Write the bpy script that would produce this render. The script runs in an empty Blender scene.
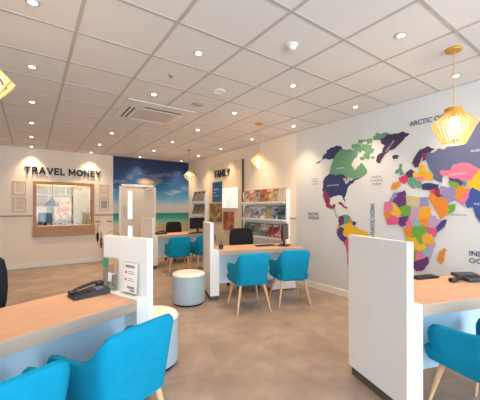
import bpy, bmesh, math, random
from mathutils import Vector, Matrix
random.seed(7)
C = bpy.context.scene.collection
R = math.radians
PI = math.pi
XW, YB, CH = 4.02, 8.45, 2.805          # right wall, back wall, ceiling height
XL, YF = -2.6, -2.3                     # left wall, shop front

# ------------------------------------------------------------------ materials
def lin(h):
    def f(c):
        c /= 255.0
        return c / 12.92 if c <= 0.04045 else ((c + 0.055) / 1.055) ** 2.4
    return (f(h[0]), f(h[1]), f(h[2]), 1.0)

def mat(name, rgb, rough=0.5, metal=0.0, var=0.06, scale=6.0, bump=0.0, bscale=80.0, spec=0.5, stretch=None, trans=0.0, emit=0.0):
    m = bpy.data.materials.new(name); m.use_nodes = True
    nt = m.node_tree; b = nt.nodes['Principled BSDF']
    b.inputs['Roughness'].default_value = rough
    b.inputs['Metallic'].default_value = metal
    b.inputs['Specular IOR Level'].default_value = spec
    tc = nt.nodes.new('ShaderNodeTexCoord')
    mp = nt.nodes.new('ShaderNodeMapping'); nt.links.new(tc.outputs['Object'], mp.inputs['Vector'])
    if stretch: mp.inputs['Scale'].default_value = stretch
    nz = nt.nodes.new('ShaderNodeTexNoise'); nz.inputs['Scale'].default_value = scale; nz.inputs['Detail'].default_value = 5
    nt.links.new(mp.outputs['Vector'], nz.inputs['Vector'])
    cr = nt.nodes.new('ShaderNodeValToRGB')
    c = lin(rgb)
    cr.color_ramp.elements[0].position = 0.3; cr.color_ramp.elements[1].position = 0.7
    cr.color_ramp.elements[0].color = (c[0]*(1-var), c[1]*(1-var), c[2]*(1-var), 1)
    cr.color_ramp.elements[1].color = (min(1, c[0]*(1+var)), min(1, c[1]*(1+var)), min(1, c[2]*(1+var)), 1)
    nt.links.new(nz.outputs['Fac'], cr.inputs['Fac'])
    nt.links.new(cr.outputs['Color'], b.inputs['Base Color'])
    if bump:
        n2 = nt.nodes.new('ShaderNodeTexNoise'); n2.inputs['Scale'].default_value = bscale
        nt.links.new(tc.outputs['Object'], n2.inputs['Vector'])
        bp = nt.nodes.new('ShaderNodeBump'); bp.inputs['Strength'].default_value = bump; bp.inputs['Distance'].default_value = 0.004
        nt.links.new(n2.outputs['Fac'], bp.inputs['Height']); nt.links.new(bp.outputs['Normal'], b.inputs['Normal'])
    if emit:
        nt.links.new(cr.outputs['Color'], b.inputs['Emission Color']); b.inputs['Emission Strength'].default_value = emit
    return m

def glass_mat(name, tint=(1, 1, 1, 1), gloss=0.08):
    m = bpy.data.materials.new(name); m.use_nodes = True
    nt = m.node_tree; nt.nodes.clear()
    o = nt.nodes.new('ShaderNodeOutputMaterial'); mx = nt.nodes.new('ShaderNodeMixShader')
    t = nt.nodes.new('ShaderNodeBsdfTransparent'); t.inputs['Color'].default_value = tint
    g = nt.nodes.new('ShaderNodeBsdfGlossy'); g.inputs['Roughness'].default_value = 0.02
    mx.inputs['Fac'].default_value = gloss
    nt.links.new(t.outputs[0], mx.inputs[1]); nt.links.new(g.outputs[0], mx.inputs[2]); nt.links.new(mx.outputs[0], o.inputs['Surface'])
    return m

def emit_mat(name, rgb, strength):
    m = bpy.data.materials.new(name); m.use_nodes = True
    nt = m.node_tree; nt.nodes.clear()
    o = nt.nodes.new('ShaderNodeOutputMaterial'); e = nt.nodes.new('ShaderNodeEmission')
    e.inputs['Color'].default_value = lin(rgb); e.inputs['Strength'].default_value = strength
    nt.links.new(e.outputs[0], o.inputs['Surface'])
    return m

def print_mat(name, cols, scale=7.0, rough=0.35, emit=0.0, seed=0.0):
    """a printed picture: blotches of the given colours"""
    m = bpy.data.materials.new(name); m.use_nodes = True
    nt = m.node_tree; b = nt.nodes['Principled BSDF']; b.inputs['Roughness'].default_value = rough
    tc = nt.nodes.new('ShaderNodeTexCoord'); mp = nt.nodes.new('ShaderNodeMapping')
    mp.inputs['Location'].default_value = (seed, seed*1.7, seed*0.6)
    nt.links.new(tc.outputs['Object'], mp.inputs['Vector'])
    nz = nt.nodes.new('ShaderNodeTexNoise'); nz.inputs['Scale'].default_value = scale; nz.inputs['Detail'].default_value = 3
    nt.links.new(mp.outputs['Vector'], nz.inputs['Vector'])
    cr = nt.nodes.new('ShaderNodeValToRGB'); el = cr.color_ramp.elements
    n = len(cols)
    el[0].position = 0.32; el[0].color = lin(cols[0]); el[1].position = 0.68; el[1].color = lin(cols[-1])
    for i in range(1, n-1):
        e = el.new(0.32 + 0.36*i/(n-1)); e.color = lin(cols[i])
    nt.links.new(nz.outputs['Fac'], cr.inputs['Fac']); nt.links.new(cr.outputs['Color'], b.inputs['Base Color'])
    if emit:
        nt.links.new(cr.outputs['Color'], b.inputs['Emission Color']); b.inputs['Emission Strength'].default_value = emit
    return m

M = {}
M['wallb'] = mat('cream wall paint', (240, 226, 208), 0.75, var=0.012, scale=1.5)
M['wall'] = mat('wall paint', (208, 209, 210), 0.75, var=0.012, scale=1.5)
M['ceil'] = mat('ceiling tile', (226, 223, 220), 0.9, var=0.012, scale=40, bump=0.12, bscale=260)
M['grid'] = mat('ceiling grid', (188, 182, 176), 0.6, var=0.02)
M['trim'] = mat('white trim', (238, 234, 228), 0.45, var=0.01)
M['dado'] = mat('dado brown', (176, 138, 104), 0.5, var=0.05, stretch=(1, 8, 8))
M['white'] = mat('white laminate', (240, 238, 235), 0.42, var=0.012)
M['oak'] = mat('oak laminate', (210, 165, 134), 0.42, var=0.10, scale=5, stretch=(0.8, 9, 9), bump=0.05, bscale=60)
M['leg'] = mat('beech leg', (222, 178, 138), 0.45, var=0.08, scale=6, stretch=(6, 6, 0.8))
M['frame'] = mat('oak frame', (176, 132, 96), 0.5, var=0.12, scale=5, stretch=(1, 7, 7))
M['teal'] = mat('teal fabric', (0, 140, 176), 0.85, var=0.06, scale=20, bump=0.25, bscale=420, spec=0.25)
M['edge'] = mat('oak edge band', (192, 170, 152), .45, var=.07, scale=5, stretch=(.8, 9, 9))
M['blue_panel'] = mat('pale blue panel', (206, 232, 252), 0.5, var=0.012)
M['pouf'] = mat('pouf vinyl', (158, 178, 190), 0.55, var=0.02, bump=0.05, bscale=200)
M['poufwarm'] = mat('pouf vinyl warm lit', (232, 228, 220), 0.6, var=0.02, bump=0.05, bscale=200)  # warm downlight on the pouf's upper side, put into a cream colour
M['black'] = mat('black plastic', (24, 24, 27), 0.42, var=0.08)
M['blackfab'] = mat('black fabric', (22, 21, 24), 0.9, var=0.1, scale=30, bump=0.2, bscale=300)
M['dark'] = mat('dark plinth', (92, 82, 70), 0.6, var=0.06)
M['charcoal'] = mat('charcoal plastic', (48, 52, 60), 0.4, var=0.06)
M['key'] = mat('grey keys', (104, 108, 116), 0.5, var=0.05)
M['navy'] = mat('navy sign', (44, 52, 78), 0.5, var=0.04)
M['maptext'] = mat('map lettering grey', (78, 84, 112), 0.7, var=0.02)
M['maplight'] = mat('map lettering light', (228, 228, 228), 0.7, var=0.02)
M['steel'] = mat('brushed steel', (185, 180, 172), 0.32, metal=0.9, var=0.05)
M['chrome'] = mat('chrome', (205, 205, 205), 0.15, metal=1.0, var=0.02)
M['door'] = mat('door paint', (226, 214, 200), 0.5, var=0.015)
M['lampwood'] = mat('lamp ply', (236, 192, 128), 0.5, var=0.08, scale=8, stretch=(4, 4, 1))
M['canopy'] = mat('lamp canopy ochre', (206, 148, 52), 0.45, var=0.06)
M['cord'] = mat('lamp cord', (214, 168, 104), 0.7, var=0.05)
M['bulb'] = emit_mat('bulb glow', (255, 222, 168), 14.0)
M['spotglow'] = emit_mat('downlight glow', (255, 244, 226), 14.0)
M['glass'] = glass_mat('clear glass')
M['boothglass'] = glass_mat('counter glass', (0.97, 0.98, 0.97, 1), 0.025)
M['acrylic'] = glass_mat('acrylic', (0.93, 0.95, 0.95, 1), 0.10)
M['paper'] = mat('paper', (240, 238, 234), 0.7, var=0.02)
M['vision'] = emit_mat('door glass painted glow', (255, 250, 238), 1.1)  # the door panes glow themselves, in place of light coming through them
M['screenlit'] = print_mat('lit display', [(255, 255, 252), (236, 246, 240), (204, 226, 226)], 5.0, 0.3, emit=.35)
M['bluepost'] = mat('blue poster', (18, 92, 140), 0.4, var=0.1, scale=3)
MAPC = dict(navy=(50, 62, 112), green=(112, 166, 130), burgundy=(150, 52, 92), cream=(206, 200, 190), plum=(74, 56, 92),
            yellow=(250, 196, 44), purple=(108, 58, 122), orange=(244, 148, 52), indigo=(84, 66, 136), magenta=(232, 96, 140),
            teal=(84, 168, 150), red=(230, 66, 96), amber=(250, 182, 54), pink=(240, 128, 160), slate=(104, 114, 152),
            lime=(116, 178, 62), lavender=(160, 148, 202), blue=(62, 92, 172), sand=(214, 204, 150), lilac=(204, 168, 204), aqua=(140, 200, 204))
for k, v in MAPC.items():
    M['map_'+k] = mat('map '+k, tuple(int(q*.90) for q in v), 0.7, var=0.02)

# floor: mottled stone-look vinyl in big tiles
def floor_mat():
    m = bpy.data.materials.new('stone look vinyl'); m.use_nodes = True
    nt = m.node_tree; b = nt.nodes['Principled BSDF']; b.inputs['Roughness'].default_value = 0.42
    tc = nt.nodes.new('ShaderNodeTexCoord')
    mp = nt.nodes.new('ShaderNodeMapping'); mp.inputs['Rotation'].default_value = (0, 0, R(18)); nt.links.new(tc.outputs['Object'], mp.inputs['Vector'])
    n1 = nt.nodes.new('ShaderNodeTexNoise'); n1.inputs['Scale'].default_value = 2.6; n1.inputs['Detail'].default_value = 8; n1.inputs['Roughness'].default_value = 0.62
    nt.links.new(mp.outputs['Vector'], n1.inputs['Vector'])
    cr = nt.nodes.new('ShaderNodeValToRGB'); e = cr.color_ramp.elements
    e[0].position = 0.3; e[0].color = lin((134, 118, 107)); e[1].position = 0.7; e[1].color = lin((172, 155, 141))
    x = e.new(0.5); x.color = lin((152, 134, 121))
    nt.links.new(n1.outputs['Fac'], cr.inputs['Fac'])
    br = nt.nodes.new('ShaderNodeTexBrick'); br.inputs['Scale'].default_value = 1.0
    br.inputs['Brick Width'].default_value = 1.2; br.inputs['Row Height'].default_value = 0.6
    br.inputs['Mortar Size'].default_value = 0.003; br.inputs['Mortar Smooth'].default_value = 0.4
    br.inputs['Color1'].default_value = (0.90, 0.90, 0.90, 1); br.inputs['Color2'].default_value = (1.06, 1.05, 1.04, 1); br.inputs['Mortar'].default_value = (0.80, 0.79, 0.77, 1)
    nt.links.new(mp.outputs['Vector'], br.inputs['Vector'])
    mx = nt.nodes.new('ShaderNodeMixRGB'); mx.blend_type = 'MULTIPLY'; mx.inputs['Fac'].default_value = 0.8
    nt.links.new(cr.outputs['Color'], mx.inputs['Color1']); nt.links.new(br.outputs['Color'], mx.inputs['Color2'])
    nt.links.new(mx.outputs['Color'], b.inputs['Base Color'])
    return m
M['mappaper'] = mat('map wallpaper', (214, 215, 214), 0.75, var=0.01, scale=1.2)
M['floor'] = floor_mat()

# beach mural: bands of sand, sea and sky by height, with clouds
def mural_mat():
    m = bpy.data.materials.new('beach photograph print'); m.use_nodes = True
    nt = m.node_tree; b = nt.nodes['Principled BSDF']; b.inputs['Roughness'].default_value = 0.55
    tc = nt.nodes.new('ShaderNodeTexCoord'); sp = nt.nodes.new('ShaderNodeSeparateXYZ'); nt.links.new(tc.outputs['Object'], sp.inputs[0])
    mr = nt.nodes.new('ShaderNodeMath'); mr.operation = 'DIVIDE'; mr.inputs[1].default_value = 2.8; nt.links.new(sp.outputs['Z'], mr.inputs[0])
    cr = nt.nodes.new('ShaderNodeValToRGB'); el = cr.color_ramp.elements
    stops = [(0.0, (214, 192, 150)), (0.31, (206, 190, 150)), (0.345, (170, 196, 168)), (0.39, (56, 164, 148)), (0.444, (14, 120, 116)),
             (0.449, (196, 190, 182)), (0.52, (190, 190, 190)), (0.59, (92, 160, 190)), (0.70, (28, 104, 156)), (0.82, (12, 58, 110)), (0.95, (10, 36, 80)), (1.0, (8, 28, 66))]
    el[0].position, el[0].color = stops[0][0], lin(stops[0][1]); el[1].position, el[1].color = stops[-1][0], lin(stops[-1][1])
    for p, c in stops[1:-1]:
        e = el.new(p); e.color = lin(c)
    nt.links.new(mr.outputs[0], cr.inputs['Fac'])
    mp = nt.nodes.new('ShaderNodeMapping'); mp.inputs['Scale'].default_value = (1.0, 1, 3.2); mp.inputs['Location'].default_value = (0.35, 0, 0.1); mp.inputs['Rotation'].default_value = (0, R(-12), 0)
    nt.links.new(tc.outputs['Object'], mp.inputs['Vector'])
    nz = nt.nodes.new('ShaderNodeTexNoise'); nz.inputs['Scale'].default_value = 1.3; nz.inputs['Detail'].default_value = 6
    nt.links.new(mp.outputs['Vector'], nz.inputs['Vector'])
    r2 = nt.nodes.new('ShaderNodeValToRGB'); r2.color_ramp.elements[0].position = 0.52; r2.color_ramp.elements[1].position = 0.72
    nt.links.new(nz.outputs['Fac'], r2.inputs['Fac'])
    # clouds only in the sky band of the print
    r3 = nt.nodes.new('ShaderNodeValToRGB'); q = r3.color_ramp.elements
    q[0].position = 0.449; q[0].color = (0, 0, 0, 1); q[1].position = 0.92; q[1].color = (0.0, 0.0, 0.0, 1)
    e = q.new(0.5); e.color = (0.5, 0.5, 0.5, 1); e = q.new(0.78); e.color = (0.55, 0.55, 0.55, 1)
    nt.links.new(mr.outputs[0], r3.inputs['Fac'])
    mu = nt.nodes.new('ShaderNodeMath'); mu.operation = 'MULTIPLY'; nt.links.new(r2.outputs['Color'], mu.inputs[0]); nt.links.new(r3.outputs['Color'], mu.inputs[1])
    mx = nt.nodes.new('ShaderNodeMixRGB'); nt.links.new(mu.outputs[0], mx.inputs['Fac']); nt.links.new(cr.outputs['Color'], mx.inputs['Color1'])
    mx.inputs['Color2'].default_value = lin((208, 206, 206))
    # one warm cloud
    mp2 = nt.nodes.new('ShaderNodeMapping'); mp2.inputs['Location'].default_value = (-2.70*3.4, 0, -2.14*8.0); mp2.inputs['Scale'].default_value = (3.4, 0.0, 8.0)
    nt.links.new(tc.outputs['Object'], mp2.inputs['Vector'])
    gr = nt.nodes.new('ShaderNodeTexGradient'); gr.gradient_type = 'SPHERICAL'; nt.links.new(mp2.outputs['Vector'], gr.inputs['Vector'])
    m2 = nt.nodes.new('ShaderNodeMath'); m2.operation = 'MULTIPLY'; m2.inputs[1].default_value = 1.0; nt.links.new(gr.outputs['Fac'], m2.inputs[0])
    m3 = nt.nodes.new('ShaderNodeMath'); m3.operation = 'MULTIPLY'; nt.links.new(m2.outputs[0], m3.inputs[0]); nt.links.new(nz.outputs['Fac'], m3.inputs[1])
    m4 = nt.nodes.new('ShaderNodeMath'); m4.operation = 'MULTIPLY'; m4.inputs[1].default_value = 2.2; m4.use_clamp = True; nt.links.new(m3.outputs[0], m4.inputs[0])
    mx2 = nt.nodes.new('ShaderNodeMixRGB'); nt.links.new(m4.outputs[0], mx2.inputs['Fac']); nt.links.new(mx.outputs['Color'], mx2.inputs['Color1'])
    mx2.inputs['Color2'].default_value = lin((240, 196, 156))
    nt.links.new(mx2.outputs['Color'], b.inputs['Base Color'])
    return m
M['mural'] = mural_mat()

# ------------------------------------------------------------------ mesh helpers
def merge(bm, tmp):
    me = bpy.data.meshes.new('tmp'); tmp.to_mesh(me); tmp.free(); bm.from_mesh(me); bpy.data.meshes.remove(me)

def bx(bm, x0, x1, y0, y1, z0, z1, bev=0.0, mx=None, seg=2):
    t = bmesh.new(); bmesh.ops.create_cube(t, size=1.0)
    for v in t.verts:
        v.co = Vector(((x0+x1)/2 + v.co.x*(x1-x0), (y0+y1)/2 + v.co.y*(y1-y0), (z0+z1)/2 + v.co.z*(z1-z0)))
    if bev:
        bmesh.ops.bevel(t, geom=t.edges[:], offset=bev, segments=seg, affect='EDGES', profile=0.6)
    if mx: bmesh.ops.transform(t, matrix=mx, verts=t.verts[:])
    merge(bm, t); return bm

def lathe(bm, prof, n=32, cx=0, cy=0, cap=True, mx=None):
    t = bmesh.new(); rings = []
    for r, z in prof:
        rings.append([t.verts.new((cx + r*math.cos(2*PI*k/n), cy + r*math.sin(2*PI*k/n), z)) for k in range(n)])
    for a, b in zip(rings, rings[1:]):
        for k in range(n): t.faces.new((a[k], a[(k+1) % n], b[(k+1) % n], b[k]))
    if cap:
        t.faces.new(rings[0][::-1]); t.faces.new(rings[-1])
    bmesh.ops.recalc_face_normals(t, faces=t.faces[:])
    if mx: bmesh.ops.transform(t, matrix=mx, verts=t.verts[:])
    merge(bm, t); return bm

def tube(bm, pts, r, n=10, r2=None):
    """round bar through the points, radius r (to r2)"""
    pts = [Vector(p) for p in pts]; t = bmesh.new(); rings = []
    up = None
    for i, p in enumerate(pts):
        d = (pts[min(i+1, len(pts)-1)] - pts[max(i-1, 0)]).normalized()
        if up is None: up = Vector((0, 0, 1)) if abs(d.z) < 0.9 else Vector((1, 0, 0))
        a = d.cross(up).normalized(); b2 = a.cross(d).normalized(); up = b2
        rr = r if r2 is None else r + (r2-r)*i/(len(pts)-1)
        rings.append([t.verts.new(p + a*rr*math.cos(2*PI*k/n) + b2*rr*math.sin(2*PI*k/n)) for k in range(n)])
    for a, b in zip(rings, rings[1:]):
        for k in range(n): t.faces.new((a[k], a[(k+1) % n], b[(k+1) % n], b[k]))
    t.faces.new(rings[0][::-1]); t.faces.new(rings[-1])
    bmesh.ops.recalc_face_normals(t, faces=t.faces[:])
    merge(bm, t); return bm

def obj(name, bm, m, parent=None, smooth=False, loc=None, rot=None):
    me = bpy.data.meshes.new(name); bm.to_mesh(me); bm.free()
    for mm in (m if isinstance(m, list) else [m]): me.materials.append(mm)
    if smooth:
        for p in me.polygons: p.use_smooth = True
        try: me.set_sharp_from_angle(angle=R(40))
        except Exception: pass
    o = bpy.data.objects.new(name, me); C.objects.link(o)
    if parent: o.parent = parent
    if loc is not None: o.location = loc
    if rot is not None: o.rotation_euler = rot
    return o

def nb(): return bmesh.new()

def tag(o, label, cat, group=None):
    o['label'] = label; o['category'] = cat
    if group: o['group'] = group
    return o

def thing(name, label, cat, loc=(0, 0, 0), rz=0.0, group=None):
    o = bpy.data.objects.new(name, None); C.objects.link(o); o.empty_display_size = 0.1
    o.location = loc; o.rotation_euler = (0, 0, rz)
    return tag(o, label, cat, group)

def struct(name, bm, m, parent=None, smooth=False):
    o = obj(name, bm, m, parent, smooth)
    if not parent: o['kind'] = 'structure'
    return o

def kids(o): return [c for c in C.objects if c.parent == o]

def dup(root, loc, rz, label, group=None):
    def cp(o, par):
        c = o.copy(); C.objects.link(c)
        if par: c.parent = par
        for k in kids(o): cp(k, c)
        return c
    r = cp(root, None); r.location = loc; r.rotation_euler = (0, 0, rz); r['label'] = label
    if group: r['group'] = group
    return r

def text(name, s, size, m, loc, rot, parent=None, depth=0.0, bold=0.0, width=None, align='LEFT', spacing=1.0):
    cu = bpy.data.curves.new(name, 'FONT'); cu.body = s; cu.size = size; cu.extrude = depth; cu.offset = bold
    cu.align_x = align; cu.space_character = spacing
    to = bpy.data.objects.new(name, cu); C.objects.link(to)
    dg = bpy.context.evaluated_depsgraph_get(); dg.update()
    me = bpy.data.meshes.new_from_object(to.evaluated_get(dg))
    bpy.data.objects.remove(to); me.name = name
    if width:
        xs = [v.co.x for v in me.vertices]; w = max(xs)-min(xs)
        for v in me.vertices: v.co.x *= width/w
    me.materials.clear(); me.materials.append(m)
    o = bpy.data.objects.new(name, me); C.objects.link(o)
    o.location = loc; o.rotation_euler = rot
    if parent: o.parent = parent
    return o
RW = (R(90), 0, R(-90))       # lettering on the right wall
BWR = (R(90), 0, 0)           # lettering on the back wall

# ------------------------------------------------------------------ the room
struct('floor', bx(nb(), XL-.2, XW+.2, YF-.2, YB+.2, -0.1, 0), M['floor'])
struct('ceiling', bx(nb(), XL-.2, XW+.2, YF-.2, YB+2.4, CH, CH+0.1), M['ceil'])
TX, TY, GX, GY = 0.614, 0.587, 0.295, 2.68
bm = nb()
i = -5
while True:
    x = GX + TX*i
    if x > XW-.05: break
    if x > XL: bx(bm, x-.0125, x+.0125, YF, YB, CH-.004, CH+.002)
    i += 1
i = -9
while True:
    y = GY + TY*i
    if y > YB-.05: break
    if y > YF: bx(bm, XL, XW, y-.0125, y+.0125, CH-.0042, CH+.002)
    i += 1
bx(bm, XW-.022, XW, YF, YB, CH-.004, CH+.002); bx(bm, XL, XW, YB-.022, YB, CH-.0041, CH+.002)
o = struct('trim_ceiling_grid', bm, M['grid'])
struct('wall_right', bx(nb(), XW, XW+.2, YF-.2, YB+.2, 0, CH), M['wallb'])
struct('wall_left', bx(nb(), XL-.2, XL, YF-.2, YB+.2, 0, CH), M['white'])
# back wall with the counter opening and doorway
WX0, WX1, WZ0, WZ1 = 0.10, 1.28, 0.97, 1.98
DX0, DX1, DZ = 2.0, 2.92, 2.0
bm = nb()
bx(bm, XL-.2, WX0, YB, YB+.15, 0, CH); bx(bm, WX0, WX1, YB, YB+.15, 0, WZ0); bx(bm, WX0, WX1, YB, YB+.15, WZ1, CH)
bx(bm, WX1, DX0, YB, YB+.15, 0, CH); bx(bm, DX0, DX1, YB, YB+.15, DZ, CH); bx(bm, DX1, XW+.2, YB, YB+.15, 0, CH)
struct('wall_back', bm, M['wallb'])
# shop front with two big panes (behind the viewpoint)
bm = nb()
bx(bm, XL-.2, XL+.3, YF-.2, YF, 0, CH); bx(bm, XW-.2, XW+.2, YF-.2, YF, 0, CH)
bx(bm, XL+.3, XW-.2, YF-.2, YF, 0, 0.25); bx(bm, XL+.3, XW-.2, YF-.2, YF, 2.6, CH)
struct('wall_front', bm, M['wall'])
bm = nb()
for x in (XL+.3, 0.0, 1.9, XW-.26): bx(bm, x, x+.06, YF-.14, YF-.06, .25, 2.6)
bx(bm, XL+.3, XW-.2, YF-.14, YF-.06, .25, .31); bx(bm, XL+.3, XW-.2, YF-.14, YF-.06, 2.54, 2.6)
w1 = struct('window_1', bm, M['charcoal'])
obj('glass', bx(nb(), XL+.36, XW-.26, YF-.105, YF-.095, .31, 2.54), M['glass'], w1)
# skirtings and dado rails
struct('baseboard_right', bx(nb(), XW-.018, XW, YF, YB, 0, .11, .005), M['trim'])
struct('baseboard_back', bx(bx(nb(), XL, DX0-.06, YB-.018, YB, 0, .10, .005), DX1+.06, XW-.018, YB-.018, YB, 0, .10, .005), M['trim'])
bm = nb()
bx(bm, XL, 0.03, YB-.016, YB, 1.195, 1.23, .004); bx(bm, 1.35, 1.80, YB-.016, YB, 1.195, 1.23, .004)
struct('trim_back', bm, M['dado'])
struct('trim_right', bx(nb(), XW-.016, XW, 3.86, 4.10, 1.19, 1.215, .004), M['dado'])
# mural on the back wall right of the dado
bm = nb()
bx(bm, 1.805, DX0-.05, YB-.004, YB, .10, CH-.005); bx(bm, DX0-.05, DX1+.05, YB-.004, YB, DZ+.05, CH-.005); bx(bm, DX1+.05, XW-.002, YB-.004, YB, .10, CH-.005)
tag(obj('beach_mural', bm, M['mural']), 'large printed beach and evening sky mural covering the wall around the door', 'mural')

# door
dr = thing('door_1', 'x', 'door', (0, 0, 0)); del dr['label'], dr['category']; dr['kind'] = 'structure'
bm = nb()
bx(bm, DX0-.05, DX0+.01, YB-.03, YB+.16, 0, DZ+.05, .004); bx(bm, DX1-.01, DX1+.05, YB-.03, YB+.16, 0, DZ+.05, .004); bx(bm, DX0-.05, DX1+.05, YB-.03, YB+.16, DZ-.01, DZ+.05, .004)
obj('door_frame', bm, M['trim'], dr)
bm = nb()
lx0, lx1, y0, y1 = DX0+.012, DX1-.012, YB-.018, YB+.03
ga, gb = 2.185, 2.305
bx(bm, lx0, ga, y0, y1, .01, DZ-.012); bx(bm, gb, lx1, y0, y1, .01, DZ-.012)
for a, b in ((.01, .35), (.90, 1.09), (1.87, DZ-.012)): bx(bm, ga, gb, y0, y1, a, b)
obj('door_leaf', bm, M['door'], dr)
obj('vision_panel', bx(nb(), ga, gb, y0+.015, y0+.03, 1.09, 1.87), M['vision'], dr)
obj('vision_panel', bx(nb(), ga, gb, y0+.015, y0+.03, .35, .90), M['vision'], dr)
bm = bx(nb(), 2.065, 2.105, y0-.006, y0, 1.20, 1.52, .002)
hd = obj('handle_plate', bm, M['steel'], dr)
bm = nb(); tube(bm, [(2.085, y0-.002, 1.43), (2.085, y0-.05, 1.43), (2.085, y0-.05, 1.25), (2.085, y0-.002, 1.25)], .011)
obj('handle', bm, M['steel'], hd, True)
bm = bx(nb(), 2.62, 2.84, y0-.05, y0, 1.90, 1.955, .006)
cl = obj('door_closer', bm, M['steel'], dr)
bm = nb(); tube(bm, [(2.70, y0-.03, 1.955), (2.58, y0-.06, 1.975), (2.74, YB-.04, 2.005)], .009)
obj('closer_arm', bm, M['steel'], cl)
obj('hinge_guard', bx(nb(), 2.80, 2.875, y0-.004, y0, .05, 1.12), M['white'], dr)

# ------------------------------------------------------------------ travel money counter
tm = thing('counter_window', 'oak framed service counter window under the dark wall lettering', 'window', (0.69, YB, 0))
bm = nb(); a = 0.69
fx0, fx1, fz0, fz1 = .04-a, 1.338-a, .93, 2.03
bx(bm, fx0, WX0-a+.004, -.035, .15, fz0, fz1, .004); bx(bm, WX1-a-.004, fx1, -.035, .15, fz0, fz1, .004)
bx(bm, WX0-a, WX1-a, -.035, .15, WZ1-.004, fz1, .004)
obj('frame', bm, M['frame'], tm)
obj('sill', bx(nb(), fx0-.01, fx1+.01, -.11, .14, .715, .965, .006), M['frame'], tm)
obj('pane', bx(nb(), WX0-a, WX1-a, .06, .068, WZ0, WZ1), M['boothglass'], tm)
obj('pane_joint', bx(nb(), .50-a, .508-a, .055, .072, WZ0, WZ1), M['steel'], tm)
# the little cash office behind the glass
bm = nb()
bx(bm, -.45, -.40, YB+.15, YB+2.3, 0, CH); bx(bm, 1.85, 1.90, YB+.15, YB+2.3, 0, CH); bx(bm, -.45, 1.90, YB+2.25, YB+2.3, 0, CH); bx(bm, -.45, 1.9, YB+.15, YB+2.3, -.05, 0)
struct('wall_office', bm, M['wallb'])
obj_ = thing('office_shelving', 'white open shelving unit at the back of the cash office', 'shelves', (0.7, YB+2.05, 0))
bm = nb()
for x in (-.72, -.28, .16, .60): bx(bm, x-.012, x+.012, -.16, .16, 0, 2.05)
obj('upright', bm, M['white'], obj_)
bm = nb()
for z in (.3, .7, 1.1, 1.45, 1.78, 2.04): bx(bm, -.72, .60, -.16, .16, z-.012, z+.012)
obj('shelf', bm, M['white'], obj_)
cn = tag(obj('counter_top', bx(nb(), -.39, 1.84, YB+.16, YB+.72, .88, .92, .004), M['oak']), 'pale counter worktop inside the cash office behind the glass', 'counter')
def monitor_mesh(par, w, h, screen):
    obj('screen_housing', bx(nb(), -w/2, w/2, -.012, .018, .10, .10+h, .006), M['black'], par)
    obj('screen', bx(nb(), -w/2+.012, w/2-.012, -.0145, -.0115, .115, .10+h-.012), screen, par)
    bm = nb(); bx(bm, -.03, .03, .010, .03, .01, .10+h*.5, .004); obj('stand_neck', bm, M['black'], par)
    obj('stand_base', bx(nb(), -.12, .12, -.07, .11, 0, .012, .004), M['black'], par)
mon = thing('computer_monitor', 'bluish lit computer monitor on the counter behind the glass', 'monitor', (.30, YB+.42, .92), R(18))
monitor_mesh(mon, .30, .26, mat('blue screen', (52, 84, 116), .3, emit=.25, var=.4, scale=8))
pl = thing('hanging_lamp', 'dark grey pendant lamp hanging inside the cash office', 'lamp', (.47, YB+.9, 0))
obj('cord', tube(nb(), [(0, 0, CH), (0, 0, 1.64)], .005), M['black'], pl)
obj('shade', lathe(nb(), [(.03, 1.66), (.13, 1.56), (.17, 1.46), (.15, 1.45), (.02, 1.60)], 24), M['key'], pl, True)
tag(obj('picture', bx(nb(), .55, 1.02, YB+1.84, YB+1.87, 1.05, 1.72, .004), [print_mat('office notice print', [(226, 200, 160), (240, 226, 200), (196, 140, 96), (236, 226, 206)], 8)]), 'orange and cream notice board standing before the office shelving', 'picture')
tag(obj('filing_box', bx(nb(), .0, .36, YB+1.82, YB+1.86, 1.15, 1.42), M['paper']), 'white paper notice left of the orange notice board in the office', 'notice')
tag(obj('roller_blind', bx(nb(), 1.06, 1.45, YB+1.80, YB+1.83, .6, 1.95), mat('olive blind', (196, 190, 160), .8, stretch=(12, 1, 1), var=.1)), 'tall pale olive blind at the right end of the cash office', 'blind')
for k, (x, lab) in enumerate(((.32, 'left'), (.78, 'middle'), (1.22, 'right'))):
    lb = thing('light_panel', 'grey strip light on the cash office ceiling, the %s of three' % lab, 'light', (x, YB+1.35, CH))
    obj('housing', bx(nb(), -.15, .15, -.3, .3, -.05, 0, .004), M['key'], lb)
    obj('diffuser', bx(nb(), -.13, .13, -.28, .28, -.056, -.05), emit_mat('strip glow', (255, 228, 186), 16.0), lb)
for k, (x, col, lab) in enumerate(((.47, (120, 120, 112), 'grey'), (.62, (186, 150, 90), 'tan'), (.86, (176, 96, 96), 'reddish'))):
    bt = obj('leaflet_box', bx(nb(), -.05, .05, -.03, .03, 0, .10 + .02*k, .004), mat('box %d' % k, col, .6)); bt.location = (x, YB+.35, .92)
    tag(bt, 'small %s leaflet box on the cash office counter' % lab, 'box')

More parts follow.
